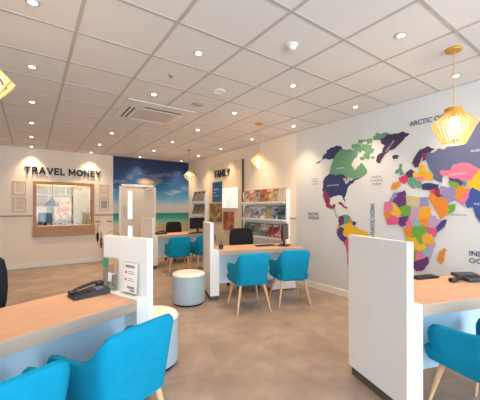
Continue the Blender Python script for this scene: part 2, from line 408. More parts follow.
# TRAVEL MONEY and FAMILY lettering
def arc(cx, cy, rx, ry, a0, a1, n=12):
    return [(cx+rx*math.cos(R(a0+(a1-a0)*k/n)), cy+ry*math.sin(R(a0+(a1-a0)*k/n))) for k in range(n+1)]
GLYPH = {   # strokes on a box w wide, 1 high (stroke centre lines)
 'T': (.72, [[(0, 1), (.72, 1)], [(.36, 1), (.36, 0)]]),
 'R': (.66, [[(0, 0), (0, 1)], [(0, 1), (.34, 1)] + arc(.34, .74, .28, .26, 90, -90) + [(0, .48)], [(.30, .48), (.66, 0)]]),
 'A': (.84, [[(0, 0), (.42, 1), (.84, 0)], [(.17, .30), (.67, .30)]]),
 'V': (.82, [[(0, 1), (.41, 0), (.82, 1)]]),
 'E': (.56, [[(.56, 1), (0, 1), (0, 0), (.56, 0)], [(0, .5), (.50, .5)]]),
 'L': (.52, [[(0, 1), (0, 0), (.52, 0)]]),
 'M': (.94, [[(0, 0), (0, 1), (.47, .28), (.94, 1), (.94, 0)]]),
 'O': (.92, [arc(.46, .5, .46, .5, 90, 450, 32)]),
 'N': (.76, [[(0, 0), (0, 1), (.76, 0), (.76, 1)]]),
 'Y': (.76, [[(0, 1), (.38, .46), (.76, 1)], [(.38, .46), (.38, 0)]]),
 'F': (.54, [[(.54, 1), (0, 1), (0, 0)], [(0, .48), (.46, .48)]]),
 'I': (.0, [[(0, 0), (0, 1)]]),
}
def sign(name, label, s, loc, rot_z, width, cap, m, sw=.20, gap=.34):
    """raised lettering: one mesh per letter, bars of width sw (share of the cap height)"""
    t = thing(name, label, 'sign', loc, rot_z)
    tot = sum((GLYPH[c][0]+gap+sw*.45) if c != ' ' else .50 for c in s) - gap
    kx = width/tot; x = 0; h = cap*(1-sw)
    for c in s:
        if c == ' ': x += .50*kx; continue
        w, strokes = GLYPH[c]; bm = nb()
        for st in strokes:
            for (ax, ay), (bx_, by) in zip(st, st[1:]):
                p0 = Vector((x + (sw*.5+ax)*kx, ay*h + cap*sw/2)); p1 = Vector((x + (sw*.5+bx_)*kx, by*h + cap*sw/2))
                d = p1-p0; ln = d.length; an = math.atan2(d.y, d.x); e = cap*sw/2*(.98 if len(st) < 12 else .35)
                mx = Matrix.Translation((p0.x, -.010, p0.y)) @ Matrix.Rotation(-an, 4, 'Y')
                bx(bm, -e, ln+e, -.008, .008, -cap*sw/2, cap*sw/2, mx=mx)
        obj('letter', bm, m, t)
        x += (w+gap+sw*.45)*kx
    return t
sign('wall_sign', 'dark navy TRAVEL MONEY lettering on the cream wall', 'TRAVEL MONEY', (-.12, YB-.010, 2.195), 0, 1.60, .170, M['navy'])

# framed notices round the counter
M['notframe'] = mat('notice frame', (206, 184, 162), .6, var=.03); M['notpaper'] = mat('notice paper', (236, 222, 206), .7, var=.02)
def notice(x0, x1, z0, z1, label, m):
    t = thing('framed_notice', label, 'notice', ((x0+x1)/2, YB, (z0+z1)/2), 0, 'framed notices beside the counter')
    w, h = (x1-x0)/2, (z1-z0)/2
    bm = nb(); e = .022
    bx(bm, -w, -w+e, -.02, 0, -h, h); bx(bm, w-e, w, -.02, 0, -h, h); bx(bm, -w+e, w-e, -.02, 0, h-e, h); bx(bm, -w+e, w-e, -.02, 0, -h, -h+e)
    obj('frame', bm, M['notframe'], t); obj('notice_sheet', bx(nb(), -w+e, w-e, -.010, -.002, -h+e, h-e), M['notpaper'], t)
    obj('notice_panel', bx(nb(), -w*.62, w*.62, -.0115, -.0100, -h*.62, h*.55), m, t)
beige = mat('notice print', (222, 200, 178), .6, var=.10, scale=30)
greyp = mat('notice print grey', (170, 160, 150), .6, var=.3, scale=30, stretch=(1, 1, 5))
notice(-.332, -.093, 1.70, 2.01, 'upper framed notice left of the counter window', beige)
notice(-.332, -.093, 1.30, 1.625, 'lower framed notice left of the counter window', beige)
notice(1.457, 1.68, 1.69, 2.01, 'upper framed notice right of the counter window', beige)
notice(1.457, 1.70, 1.32, 1.66, 'lower framed notice right of the counter window', greyp)
# small fittings under the right-hand dado rail
for x, lab in ((1.425, 'left'), (1.715, 'right')):
    t = thing('wall_hook', 'short brown wooden coat hook under the dado rail, the %s of two' % lab, 'hook', (x, YB, 1.04), 0)
    obj('back_plate', bx(nb(), -.065, .065, -.02, 0, -.02, .02, .005), M['frame'], t)
    obj('peg', tube(nb(), [(0, -.015, -.005), (0, -.05, .0)], .008), M['frame'], t)
t = thing('umbrella', 'furled black umbrella hanging on the wall beside the counter', 'umbrella', (1.415, YB-.055, 0))
obj('canopy', lathe(nb(), [(.006, .50), (.026, .58), (.032, .70), (.012, .77)], 14), M['blackfab'], t, True)
obj('handle', tube(nb(), [(0, 0, .76), (0, 0, .93), (.02, 0, .965), (.045, 0, .96), (.055, 0, .93)], .008), M['frame'], t, True)
obj('tip', lathe(nb(), [(.003, .44), (.006, .50)], 10), M['steel'], t)
t = thing('umbrella', 'furled red umbrella hanging by the black one on the back wall', 'umbrella', (1.50, YB-.055, -.12))
obj('canopy', lathe(nb(), [(.006, .46), (.024, .54), (.030, .68), (.012, .76)], 14), mat('dull red cloth', (140, 74, 66), .8), t, True)
obj('handle', tube(nb(), [(0, 0, .75), (0, 0, .86), (.0, -.02, .885), (.0, -.03, .87)], .007), M['black'], t, True)
t = thing('play_maze', 'small play table with a curved wooden wire loop against the back wall', 'toy', (1.74, YB-.30, 0))
obj('tabletop', bx(nb(), -.25, .25, -.18, .18, .50, .54, .01), M['oak'], t)
for sx in (-1, 1):
    for sy in (-1, 1): obj('leg', tube(nb(), [(sx*.21, sy*.14, 0), (sx*.21, sy*.14, .51)], .018), M['leg'], t)
obj('wire_loop', tube(nb(), [(-.20 + .2*(1-math.cos(q*PI/14)), 0, .53 + .27*math.sin(q*PI/14)) for q in range(15)], .008), M['frame'], t, True)
obj('wire_loop', tube(nb(), [(.02 + .1*(1-math.cos(q*PI/12)), .06, .53 + .2*math.sin(q*PI/12)) for q in range(13)], .008), mat('green wire', (120, 140, 60), .4), t, True)

# ------------------------------------------------------------------ family panel, posters, racks on the right wall
PX = XW-.056
bm = bx(nb(), -.055, 0, -.745, .745, 0, 2.53)
fp = obj('display_board', bm, mat('panel cream', (226, 206, 182), .6, var=.02, stretch=(1, 1, .2))); fp.location = (XW-.001, 6.265, 0.001)
tag(fp, 'tall cream display panel standing against the right wall', 'panel')
obj('edge_strip', bx(nb(), -.057, .0, -.757, -.7455, 0, 2.53), M['dark'], fp)
sign('wall_sign', 'dark navy FAMILY lettering high on the cream display panel', 'FAMILY', (PX-.011, 6.70, 2.185), R(-90), .68, .185, M['navy'], .16, .30)
def poster(y0, y1, z0, z1, m, label, th=.014, nm='poster'):
    o = obj(nm, bx(nb(), -th, 0, -(y0-y1)/2, (y0-y1)/2, -(z1-z0)/2, (z1-z0)/2, .002), m)
    o.location = (PX-.0007, (y0+y1)/2, (z0+z1)/2); tag(o, label, 'poster'); return o
o = poster(6.85, 6.37, 1.555, 2.075, M['bluepost'], 'blue poster with white writing below the dark lettering')
for k, s in enumerate(('unforgettable', 'holidays', 'for everyone')):
    text('lettering', s, .052, M['paper'], (-.0155, .20, .06-.085*k), RW, o)
poster(6.33, 5.68, 1.395, 1.885, M['screenlit'], 'bright white lit display screen on the cream panel', .03, 'display_screen')
poster(7.00, 6.375, 1.04, 1.52, print_mat('autumn print', [(44, 60, 40), (120, 60, 40), (196, 120, 50), (90, 84, 70), (226, 190, 90)], 1.7, seed=4.4), 'orange and brown picture poster at the lower left of the panel')
poster(6.30, 5.83, .86, 1.31, print_mat('canyon print', [(96, 40, 30), (160, 84, 54), (196, 130, 96), (120, 54, 40)], 2.8, seed=9), 'reddish brown picture poster at the lower right of the panel')

def rack(yc, width, tiers, label):
    t = thing('brochure_rack', label, 'rack', (XW-.004, yc, 0), R(-90))   # local x runs towards the viewer, local y into the wall
    w = width/2
    for s in (-1, 1):
        bm = nb(); bx(bm, s*w-.008, s*w+.008, -.095, 0, .0, tiers[-1]+.24, .002); obj('side_panel', bm, M['white'], t)
    obj('back_panel', bx(nb(), -w, w, -.012, 0, .05, tiers[-1]+.25), M['white'], t)
    for z in tiers:
        bm = nb(); bx(bm, -w+.010, w-.010, -.15, -.012, z-.022, z, .002); bx(bm, -w+.010, w-.010, -.15, -.143, z, z+.016); obj('shelf', bm, M['white'], t)
    obj('plinth', bx(nb(), -w+.010, w-.010, -.14, -.012, 0, .10), M['white'], t)
    return t
def magazine(yc, z, cols, seed, label, h=.285, wd=.186, group=None, xo=0.0):
    cols = [tuple(int(q*k_) for q in c) for c, k_ in zip(cols, (.62, .80, .95))]
    m = print_mat('cover '+str(seed), cols, 9, .45, seed=seed)
    t = thing('magazine', label, 'magazine', (XW-.138+xo, yc, z+.0055), R(-90), group)
    tilt = Matrix.Rotation(R(-17), 4, 'X')
    obj('cover', bx(nb(), -wd/2, wd/2, 0, .003, 0, h, mx=tilt), m, t)
    obj('pages', bx(nb(), -wd/2+.002, wd/2-.002, .003, .012, .002, h-.003, mx=tilt), M['paper'], t)
    obj('masthead', bx(nb(), -wd/2+.012, wd/2-.03, -.0012, 0, h*.80, h*.92, mx=tilt), mat('masthead '+str(seed), cols[-1], .5), t)
rack(4.72, 1.38, (.42, .80, 1.165, 1.51), 'white four tier brochure rack full of colourful magazines beside the map wall')
T3 = [('green and cream', [(110, 130, 90), (220, 210, 180), (180, 90, 70)]), ('orange red', [(226, 90, 60), (240, 150, 110), (250, 220, 200)]), ('grey green', [(120, 140, 130), (200, 200, 190), (90, 100, 90)]),
      ('red topped brown', [(150, 84, 50), (200, 130, 80), (206, 50, 50)]), ('tan brown', [(120, 70, 40), (196, 140, 90), (230, 200, 160)]), ('sandy yellow', [(200, 160, 90), (230, 210, 170), (150, 110, 60)]), ('pale cream', [(226, 214, 200), (240, 232, 220), (200, 180, 150)])]
T2 = [('pale grey', [(190, 186, 180), (220, 216, 210), (150, 144, 140)]), ('mauve grey', [(150, 140, 170), (200, 190, 200), (230, 226, 230)]), ('slate blue', [(110, 130, 170), (180, 186, 200), (226, 226, 230)]), ('grey blue', [(130, 140, 160), (200, 200, 200), (230, 230, 230)]),
      ('sandy', [(210, 170, 110), (230, 210, 170), (180, 130, 80)]), ('navy', [(36, 56, 100), (60, 90, 130), (190, 200, 210)]), ('dark blue green', [(30, 50, 76), (50, 84, 100), (120, 140, 150)])]
T1 = [('dark green', [(30, 64, 50), (60, 100, 80), (140, 160, 130)]), ('deep teal green', [(24, 70, 70), (70, 110, 110), (180, 190, 180)]), ('white and tan', [(220, 214, 204), (180, 150, 120), (130, 110, 90)]), ('sky blue', [(60, 130, 190), (130, 180, 210), (226, 230, 230)]),
      ('red and brown', [(190, 60, 50), (150, 100, 70), (220, 190, 150)]), ('grey and red', [(120, 110, 110), (200, 70, 70), (220, 214, 210)]), ('bright pink', [(226, 70, 120), (236, 110, 150), (250, 200, 210)])]
seed = 1
for z, T, nm in ((1.51, T3, 'top'), (1.165, T2, 'second'), (.80, T1, 'third')):
    for k, (cn_, cols) in enumerate(T):
        magazine(5.297 - .192*k, z, cols, seed, '%s covered magazine on the %s shelf of the white rack by the map' % (cn_, nm), group='magazines in the brochure rack'); seed += 1
rack(7.60, .78, (.52, .86, 1.20, 1.575), 'narrow brochure rack of grey magazines in the far corner')
for z, nm in ((1.575, 'top'), (1.20, 'second')):
    for k in range(3):
        c0 = ((96, 90, 88), (120, 112, 108), (84, 80, 84))[k]
        magazine(7.84 - .24*k, z, [c0, (176, 164, 154), (60, 56, 58)], seed, 'grey covered magazine, %s on the %s shelf of the far corner rack' % (('leftmost', 'middle', 'rightmost')[k], nm), h=.31, wd=.225, group='magazines in the corner rack'); seed += 1
# wall socket
t = thing('wall_socket', 'pale double wall socket low on the right wall', 'socket', (XW, 3.385, .63), R(-90))
obj('face_plate', bx(nb(), -.05, .05, -.010, 0, -.045, .045, .003), mat('socket', (214, 200, 198), .4), t)
obj('rocker', bx(nb(), -.03, -.01, -.013, -.010, .0, .025), M['white'], t); obj('rocker', bx(nb(), .01, .03, -.013, -.010, .0, .025), M['white'], t)

# ------------------------------------------------------------------ the world map
MAP = {
 'north_america': [
  ('navy', [(3.271,2.21),(3.229,2.288),(3.16,2.311),(3.168,2.353),(3.088,2.382),(2.99,2.399),(2.896,2.367),(2.852,2.312),(2.964,2.259),(3.029,2.2),(3.107,2.198),(3.188,2.232),(3.335,2.174),(3.413,2.156),(3.267,2.219)]),
  ('green', [(2.859,2.323),(2.734,2.308),(2.665,2.251),(2.588,2.224),(2.682,2.132),(2.717,2.059),(2.665,1.956),(2.604,2.01),(2.555,2.07),(2.483,1.987),(2.452,1.911),(2.516,1.872),(2.594,1.834),(2.631,1.831),(2.752,1.871),(2.859,1.912),(3.107,1.944),(3.088,2.071),(3.029,2.187),(2.971,2.27)]),
  ('navy', [(3.107,1.954),(2.859,1.922),(2.787,1.856),(2.745,1.809),(2.594,1.84),(2.682,1.78),(2.759,1.739),(2.794,1.663),(2.816,1.601),(2.841,1.555),(2.823,1.491),(2.848,1.539),(2.867,1.587),(3.029,1.602),(3.088,1.568),(3.259,1.701),(3.242,1.835),(3.188,1.915)]),
  ('burgundy', [(3.256,1.714),(3.188,1.66),(3.121,1.583),(3.121,1.459),(3.062,1.417),(3.033,1.458),(3.004,1.446),(3.021,1.361),(3.068,1.378),(3.173,1.417),(3.204,1.51),(3.244,1.625)]),
  ('cream', [(3.062,1.402),(3.01,1.373),(2.975,1.289),(2.896,1.254),(2.902,1.24),(2.958,1.229),(3.015,1.324)]),
  ('burgundy', [(2.93,1.488),(2.868,1.464),(2.782,1.402),(2.798,1.388),(2.868,1.433),(2.935,1.469)]),
 ],
 'arctic_islands': [
  ('green', [(2.432,2.172),(2.452,2.163),(2.487,2.156),(2.505,2.183),(2.482,2.197),(2.46,2.194)]),
  ('green', [(2.474,2.386),(2.477,2.378),(2.499,2.383),(2.508,2.392),(2.493,2.403),(2.481,2.396)]),
  ('green', [(2.333,2.121),(2.348,2.114),(2.371,2.113),(2.384,2.128),(2.366,2.136),(2.351,2.132)]),
  ('green', [(2.644,2.333),(2.648,2.319),(2.677,2.322),(2.682,2.339),(2.675,2.349),(2.64,2.342)]),
  ('green', [(2.415,2.14),(2.424,2.136),(2.435,2.137),(2.45,2.145),(2.439,2.155),(2.422,2.148)]),
  ('green', [(2.541,2.25),(2.542,2.228),(2.57,2.231),(2.58,2.257),(2.577,2.28),(2.547,2.275)]),
  ('green', [(2.483,2.302),(2.491,2.289),(2.512,2.298),(2.51,2.307),(2.508,2.317),(2.49,2.316)]),
  ('green', [(2.394,2.247),(2.401,2.235),(2.421,2.241),(2.433,2.253),(2.419,2.267),(2.4,2.26)]),
  ('green', [(2.536,2.27),(2.564,2.254),(2.602,2.26),(2.609,2.282),(2.593,2.299),(2.556,2.301)]),
  ('green', [(2.458,2.245),(2.458,2.229),(2.48,2.233),(2.496,2.251),(2.482,2.263),(2.462,2.259)]),
  ('green', [(2.551,2.263),(2.565,2.246),(2.602,2.26),(2.617,2.274),(2.602,2.289),(2.566,2.285)]),
  ('green', [(2.385,2.275),(2.405,2.259),(2.433,2.265),(2.453,2.287),(2.429,2.299),(2.407,2.299)]),
  ('green', [(2.341,2.232),(2.363,2.216),(2.386,2.221),(2.397,2.241),(2.388,2.258),(2.356,2.245)]),
  ('green', [(2.605,2.285),(2.611,2.275),(2.64,2.278),(2.644,2.291),(2.638,2.303),(2.616,2.298)]),
  ('green', [(2.496,2.285),(2.506,2.277),(2.536,2.278),(2.548,2.293),(2.54,2.306),(2.516,2.305)]),
  ('green', [(2.626,2.258),(2.635,2.247),(2.663,2.25),(2.668,2.265),(2.66,2.277),(2.634,2.276)]),
  ('green', [(2.459,2.287),(2.46,2.266),(2.488,2.271),(2.519,2.297),(2.491,2.308),(2.464,2.313)]),
  ('green', [(2.354,2.201),(2.371,2.194),(2.392,2.196),(2.394,2.207),(2.385,2.218),(2.371,2.213)]),
  ('green', [(2.407,2.144),(2.412,2.135),(2.426,2.14),(2.431,2.147),(2.427,2.156),(2.414,2.154)]),
  ('green', [(2.459,2.175),(2.47,2.168),(2.485,2.169),(2.494,2.18),(2.488,2.19),(2.473,2.185)]),
  ('green', [(2.494,2.131),(2.507,2.114),(2.544,2.115),(2.563,2.14),(2.548,2.156),(2.512,2.157)]),
  ('green', [(2.594,2.326),(2.596,2.308),(2.627,2.308),(2.657,2.336),(2.629,2.351),(2.598,2.342)]),
  ('green', [(2.609,2.243),(2.609,2.221),(2.647,2.237),(2.666,2.252),(2.651,2.271),(2.619,2.268)]),
  ('green', [(2.313,2.457),(2.272,2.457),(2.254,2.428),(2.293,2.424)]),
  ('green', [(2.269,2.419),(2.228,2.42),(2.211,2.391),(2.248,2.387)]),
  ('green', [(2.225,2.439),(2.185,2.439),(2.168,2.41),(2.205,2.407)]),
  ('green', [(2.359,2.426),(2.316,2.426),(2.299,2.397),(2.337,2.393)]),
  ('green', [(2.299,2.397),(2.257,2.397),(2.24,2.369),(2.278,2.364)]),
  ('green', [(2.699,2.364),(2.598,2.361),(2.608,2.303),(2.682,2.294)]),
  ('green', [(2.581,2.419),(2.509,2.405),(2.532,2.359),(2.588,2.375)]),
  ('green', [(2.522,2.348),(2.445,2.32),(2.374,2.307),(2.389,2.223),(2.42,2.106),(2.483,2.135),(2.464,2.229),(2.532,2.275)]),
  ('green', [(2.328,2.428),(2.211,2.433),(2.12,2.428),(2.182,2.394),(2.299,2.374),(2.35,2.384)]),
  ('green', [(2.598,2.346),(2.541,2.337),(2.548,2.272),(2.604,2.263)]),
  ('green', [(2.445,2.402),(2.374,2.4),(2.374,2.336),(2.439,2.339)]),
 ],
 'great_lakes': [
  ('cream', [(2.848,1.857),(2.812,1.861),(2.798,1.838),(2.83,1.831)]),
  ('cream', [(2.805,1.829),(2.769,1.832),(2.755,1.81),(2.787,1.803)]),
  ('cream', [(2.769,1.851),(2.734,1.854),(2.72,1.832),(2.752,1.825)]),
  ('cream', [(2.819,1.805),(2.784,1.809),(2.769,1.786),(2.801,1.779)]),
 ],
 'greenland': [
  ('plum', [(2.24,2.369),(2.14,2.405),(2.044,2.399),(1.939,2.404),(1.863,2.362),(1.913,2.333),(1.965,2.276),(2.044,2.209),(2.126,2.196),(2.196,2.137),(2.254,2.033),(2.299,2.067),(2.284,2.136),(2.211,2.167),(2.168,2.272),(2.225,2.31)]),
 ],
 'iceland': [
  ('plum', [(2.071,2.102),(2.001,2.098),(2.015,2.065),(2.057,2.065)]),
 ],
 'south_america': [
  ('yellow', [(2.828,1.134),(2.695,1.163),(2.631,1.097),(2.431,1.029),(2.431,0.937),(2.483,0.778),(2.556,0.68),(2.644,0.6),(2.695,0.661),(2.669,0.779),(2.734,0.865),(2.76,0.932),(2.828,0.931),(2.874,0.994),(2.841,1.062)]),
  ('purple', [(2.91,1.259),(2.841,1.284),(2.83,1.15),(2.91,1.106),(2.93,1.206)]),
  ('green', [(2.847,1.284),(2.721,1.247),(2.729,1.171),(2.828,1.148)]),
  ('orange', [(2.729,1.235),(2.669,1.187),(2.708,1.148),(2.734,1.17)]),
  ('navy', [(2.669,1.187),(2.626,1.175),(2.641,1.135),(2.682,1.154)]),
  ('yellow', [(2.952,1.128),(2.907,1.092),(2.93,1.023),(2.981,1.044)]),
  ('indigo', [(2.91,1.087),(2.836,1.063),(2.863,0.976),(2.792,0.939),(2.766,0.908),(2.828,0.828),(2.91,0.915),(2.964,0.999)]),
  ('magenta', [(2.828,0.844),(2.766,0.92),(2.734,0.853),(2.695,0.753),(2.677,0.664),(2.695,0.477),(2.721,0.288),(2.755,0.374),(2.766,0.582),(2.782,0.743)]),
 ],
 'europe': [
  ('teal', [(2.031,1.897),(1.991,1.92),(1.993,1.866),(2.031,1.864)]),
  ('green', [(1.978,1.972),(1.944,1.981),(1.959,1.916),(1.931,1.86),(1.978,1.833),(1.972,1.904)]),
  ('plum', [(1.818,1.978),(1.777,2.05),(1.718,2.13),(1.649,2.156),(1.566,2.118),(1.61,2.096),(1.642,2.043),(1.66,2.058),(1.695,2.056),(1.725,2.005),(1.749,1.926),(1.789,1.921)]),
  ('burgundy', [(1.695,2.061),(1.653,2.07),(1.635,2.005),(1.706,1.985)]),
  ('plum', [(1.888,1.856),(1.831,1.894),(1.796,1.847),(1.833,1.781),(1.893,1.801)]),
  ('red', [(1.983,1.798),(1.895,1.823),(1.875,1.75),(1.926,1.72),(1.97,1.744)]),
  ('orange', [(2.071,1.724),(1.988,1.743),(1.972,1.691),(2.031,1.651),(2.085,1.654)]),
  ('green', [(1.88,1.764),(1.831,1.729),(1.782,1.659),(1.806,1.655),(1.863,1.715)]),
  ('yellow', [(1.801,1.853),(1.734,1.846),(1.725,1.785),(1.806,1.784)]),
  ('amber', [(1.734,1.854),(1.649,1.863),(1.577,1.801),(1.59,1.751),(1.683,1.769),(1.725,1.797)]),
  ('yellow', [(1.73,1.96),(1.672,1.935),(1.656,1.866),(1.72,1.873)]),
  ('pink', [(1.77,1.788),(1.692,1.782),(1.692,1.734),(1.758,1.729)]),
  ('green', [(1.801,1.737),(1.718,1.731),(1.711,1.662),(1.749,1.652)]),
  ('teal', [(1.855,1.788),(1.777,1.781),(1.777,1.735),(1.845,1.745)]),
 ],
 'asia': [
  ('slate', [(1.637,2.087),(1.571,2.067),(1.516,2.11),(1.464,2.085),(1.372,2.18),(1.283,2.163),(1.236,2.251),(1.145,2.303),(1.1,2.39),(0.9,2.46),(0.6,2.42),(0.2,2.36),(-0.4,2.3),(-0.75,2.2),(-0.7,2.1),(-0.4,2.12),(-0.3,1.95),(-0.05,2.0),(0.1,1.85),(0.5,1.98),(0.9,1.9),(1.118,1.804),(1.208,1.869),(1.283,1.889),(1.362,1.887),(1.392,1.832),(1.489,1.829),(1.474,1.775),(1.485,1.704),(1.523,1.731),(1.571,1.759),(1.582,1.839),(1.626,1.942),(1.649,2.019)]),
  ('slate', [(1.464,2.223),(1.447,2.239),(1.439,2.199),(1.459,2.194)]),
  ('pink', [(1.499,1.843),(1.382,1.842),(1.362,1.898),(1.283,1.907),(1.204,1.882),(1.114,1.814),(1.136,1.735),(1.19,1.706),(1.264,1.7),(1.303,1.737),(1.402,1.746),(1.412,1.784),(1.485,1.8)]),
  ('indigo', [(1.402,1.75),(1.322,1.734),(1.27,1.682),(1.303,1.657),(1.382,1.709)]),
  ('lime', [(1.416,1.709),(1.322,1.677),(1.309,1.623),(1.382,1.639)]),
  ('teal', [(1.278,1.703),(1.219,1.683),(1.261,1.643)]),
  ('yellow', [(1.118,1.814),(1.19,1.704),(1.227,1.684),(1.208,1.617),(1.114,1.59),(0.95,1.62),(0.6,1.5),(0.3,1.42),(0.05,1.55),(0.05,1.75),(0.3,1.9),(0.7,1.9)]),
  ('lavender', [(1.499,1.65),(1.412,1.633),(1.348,1.618),(1.338,1.49),(1.402,1.463),(1.478,1.548)]),
  ('burgundy', [(1.571,1.618),(1.516,1.632),(1.48,1.541),(1.54,1.516)]),
  ('navy', [(1.695,1.687),(1.626,1.697),(1.523,1.678),(1.536,1.626),(1.615,1.622),(1.69,1.636)]),
  ('red', [(1.597,1.619),(1.562,1.627),(1.571,1.564),(1.597,1.575)]),
  ('orange', [(1.342,1.622),(1.264,1.639),(1.223,1.6),(1.274,1.496),(1.34,1.509)]),
  ('pink', [(1.23,1.612),(1.186,1.565),(1.223,1.461),(1.274,1.439),(1.326,1.478),(1.274,1.509)]),
  ('blue', [(1.208,1.555),(1.179,1.62),(1.118,1.569),(1.0,1.62),(0.9,1.58),(1.0,1.42),(1.097,1.31),(1.118,1.24),(1.145,1.314),(1.172,1.415),(1.223,1.404),(1.238,1.454)]),
  ('orange', [(1.597,1.575),(1.538,1.519),(1.474,1.517),(1.408,1.421),(1.418,1.334),(1.495,1.273),(1.538,1.373),(1.608,1.508)]),
  ('lime', [(1.412,1.421),(1.348,1.437),(1.358,1.37),(1.412,1.336)]),
  ('orange', [(0.9,1.55),(0.6,1.5),(0.5,1.35),(0.6,1.1),(0.7,1.25),(0.85,1.4)]),
  ('pink', [(0.6,1.05),(0.2,0.98),(-0.2,1.02),(-0.2,0.92),(0.3,0.88),(0.6,0.95)]),
 ],
 'australia': [
  ('green', [(0.4,0.6),(0.2,0.78),(-0.1,0.75),(-0.25,0.82),(-0.5,0.6),(-0.5,0.35),(-0.3,0.25),(0,0.35),(0.3,0.32)]),
 ],
 'africa': [
  ('purple', [(2.023,1.586),(1.913,1.627),(1.898,1.529),(1.883,1.437),(1.965,1.379),(2.09,1.493)]),
  ('lavender', [(2.104,1.515),(2.031,1.605),(2.015,1.559),(2.085,1.488)]),
  ('sand', [(1.898,1.555),(1.813,1.542),(1.725,1.524),(1.725,1.39),(1.801,1.405),(1.888,1.437)]),
  ('lavender', [(1.73,1.529),(1.635,1.522),(1.615,1.405),(1.73,1.397)]),
  ('amber', [(1.725,1.408),(1.601,1.398),(1.588,1.282),(1.644,1.219),(1.734,1.228),(1.758,1.308)]),
  ('lilac', [(1.843,1.416),(1.72,1.408),(1.749,1.296),(1.796,1.212),(1.855,1.249),(1.843,1.32)]),
  ('lime', [(1.983,1.384),(1.901,1.429),(1.833,1.416),(1.845,1.314),(1.926,1.273),(1.983,1.331)]),
  ('purple', [(1.993,1.269),(1.858,1.293),(1.883,1.196),(1.939,1.154),(1.993,1.194)]),
  ('yellow', [(2.085,1.474),(1.986,1.384),(1.959,1.326),(2.031,1.295),(2.104,1.326)]),
  ('pink', [(2.179,1.467),(2.093,1.499),(2.074,1.384),(2.112,1.337),(2.188,1.37)]),
  ('orange', [(2.196,1.347),(2.107,1.334),(2.066,1.256),(2.154,1.226)]),
  ('magenta', [(2.076,1.294),(1.986,1.264),(1.999,1.191),(2.134,1.171),(2.151,1.223)]),
  ('aqua', [(1.806,1.235),(1.713,1.233),(1.678,1.18),(1.818,1.16)]),
  ('orange', [(1.73,1.235),(1.633,1.251),(1.622,1.17),(1.688,1.154)]),
  ('lilac', [(1.608,1.289),(1.549,1.293),(1.48,1.23),(1.538,1.15),(1.619,1.17),(1.631,1.224)]),
  ('indigo', [(1.489,1.23),(1.428,1.26),(1.459,1.178),(1.549,1.076),(1.549,1.142)]),
  ('magenta', [(1.637,1.154),(1.54,1.147),(1.555,1.052),(1.619,1.071)]),
  ('lime', [(1.818,1.155),(1.678,1.177),(1.656,1.123),(1.69,1.016),(1.73,0.937),(1.806,1.006),(1.843,1.016)]),
  ('pink', [(1.893,1.201),(1.833,1.247),(1.809,1.16),(1.838,1.133),(1.906,1.129)]),
  ('orange', [(1.918,1.136),(1.833,1.141),(1.821,1.044),(1.885,1.026)]),
  ('yellow', [(1.88,1.021),(1.784,1.016),(1.737,0.954),(1.76,0.857),(1.843,0.86),(1.868,0.954)]),
  ('amber', [(1.676,1.065),(1.588,1.071),(1.555,0.966),(1.604,0.937),(1.676,0.967),(1.699,1.02)]),
  ('yellow', [(1.77,0.907),(1.678,0.964),(1.644,0.908),(1.706,0.863),(1.758,0.87)]),
  ('lilac', [(1.608,0.944),(1.549,0.95),(1.588,0.853),(1.615,0.751),(1.642,0.814),(1.631,0.89)]),
  ('aqua', [(1.699,0.869),(1.622,0.893),(1.628,0.811),(1.688,0.803)]),
  ('lime', [(1.809,0.844),(1.76,0.862),(1.76,0.729),(1.801,0.698)]),
  ('pink', [(1.77,0.835),(1.69,0.838),(1.702,0.738),(1.77,0.728)]),
  ('purple', [(1.801,0.703),(1.706,0.745),(1.644,0.791),(1.633,0.713),(1.695,0.626),(1.765,0.596),(1.794,0.64)]),
 ],
 'madagascar': [
  ('orange', [(1.464,0.92),(1.437,0.9),(1.464,0.801),(1.489,0.728),(1.519,0.757),(1.497,0.845)]),
 ],
}

wm = thing('world_map', 'colourful world map mural covering the right-hand wall', 'map', (XW, 1.5, 1.4))
obj('wallpaper', bx(nb(), -.0012, 0, YF-1.5, 3.86-1.5, .111-1.4, CH-.005-1.4), M['mappaper'], wm)
def coast(pts, rnd, amp):
    """push the outline out a little and break its sides up like a coast"""
    P = [Vector(p) for p in pts]; n = len(P)
    area = sum(P[k].x*P[(k+1) % n].y - P[(k+1) % n].x*P[k].y for k in range(n))
    sg = 1 if area > 0 else -1
    Q = []
    for k in range(n):
        e1 = (P[k]-P[k-1]).normalized(); e2 = (P[(k+1) % n]-P[k]).normalized()
        nn = Vector((e1.y+e2.y, -(e1.x+e2.x)))*sg
        if nn.length > .05: nn.normalize()
        Q.append(P[k] + nn*.009)
    def sub(a, b):
        L = (b-a).length
        if L < .028: return [a]
        m = (a+b)/2 + Vector((-(b-a).y, (b-a).x))*rnd.uniform(-amp, amp)
        return sub(a, m) + sub(m, b)
    out = []
    for k in range(n): out += sub(Q[k], Q[(k+1) % n])
    return out
rnd = random.Random(3); lay = 0
for name, polys in MAP.items():
    bm = nb(); mats = []
    for col, pts in polys:
        mm = M['map_'+col]
        if mm not in mats: mats.append(mm)
        lay += 1
        ps = coast(pts, rnd, .13)
        f = bm.faces.new([bm.verts.new((-.0022 - .00012*lay, y-1.5, z-1.4)) for y, z in ps])
        f.material_index = mats.index(mm)
        f.normal_update()
        if f.normal.x > 0: f.normal_flip()
    for f in bm.faces: f.normal_update()
    bmesh.ops.triangulate(bm, faces=bm.faces[:])
    obj(name, bm, mats, wm)
def mtext(s, y, z, size, m=M['maptext'], rz=0, width=None, align='CENTER', bold=0.0):
    rot = Matrix.Rotation(R(-90), 4, 'Z') @ Matrix.Rotation(R(90), 4, 'X') @ Matrix.Rotation(rz, 4, 'Z')
    text('lettering', s, size, m, (-.015, y-1.5, z-1.4), rot.to_euler(), wm, width=width, align=align, bold=bold)
mtext('ARCTIC OCEAN', 1.575, 2.455, .085, width=.54, bold=.0015)
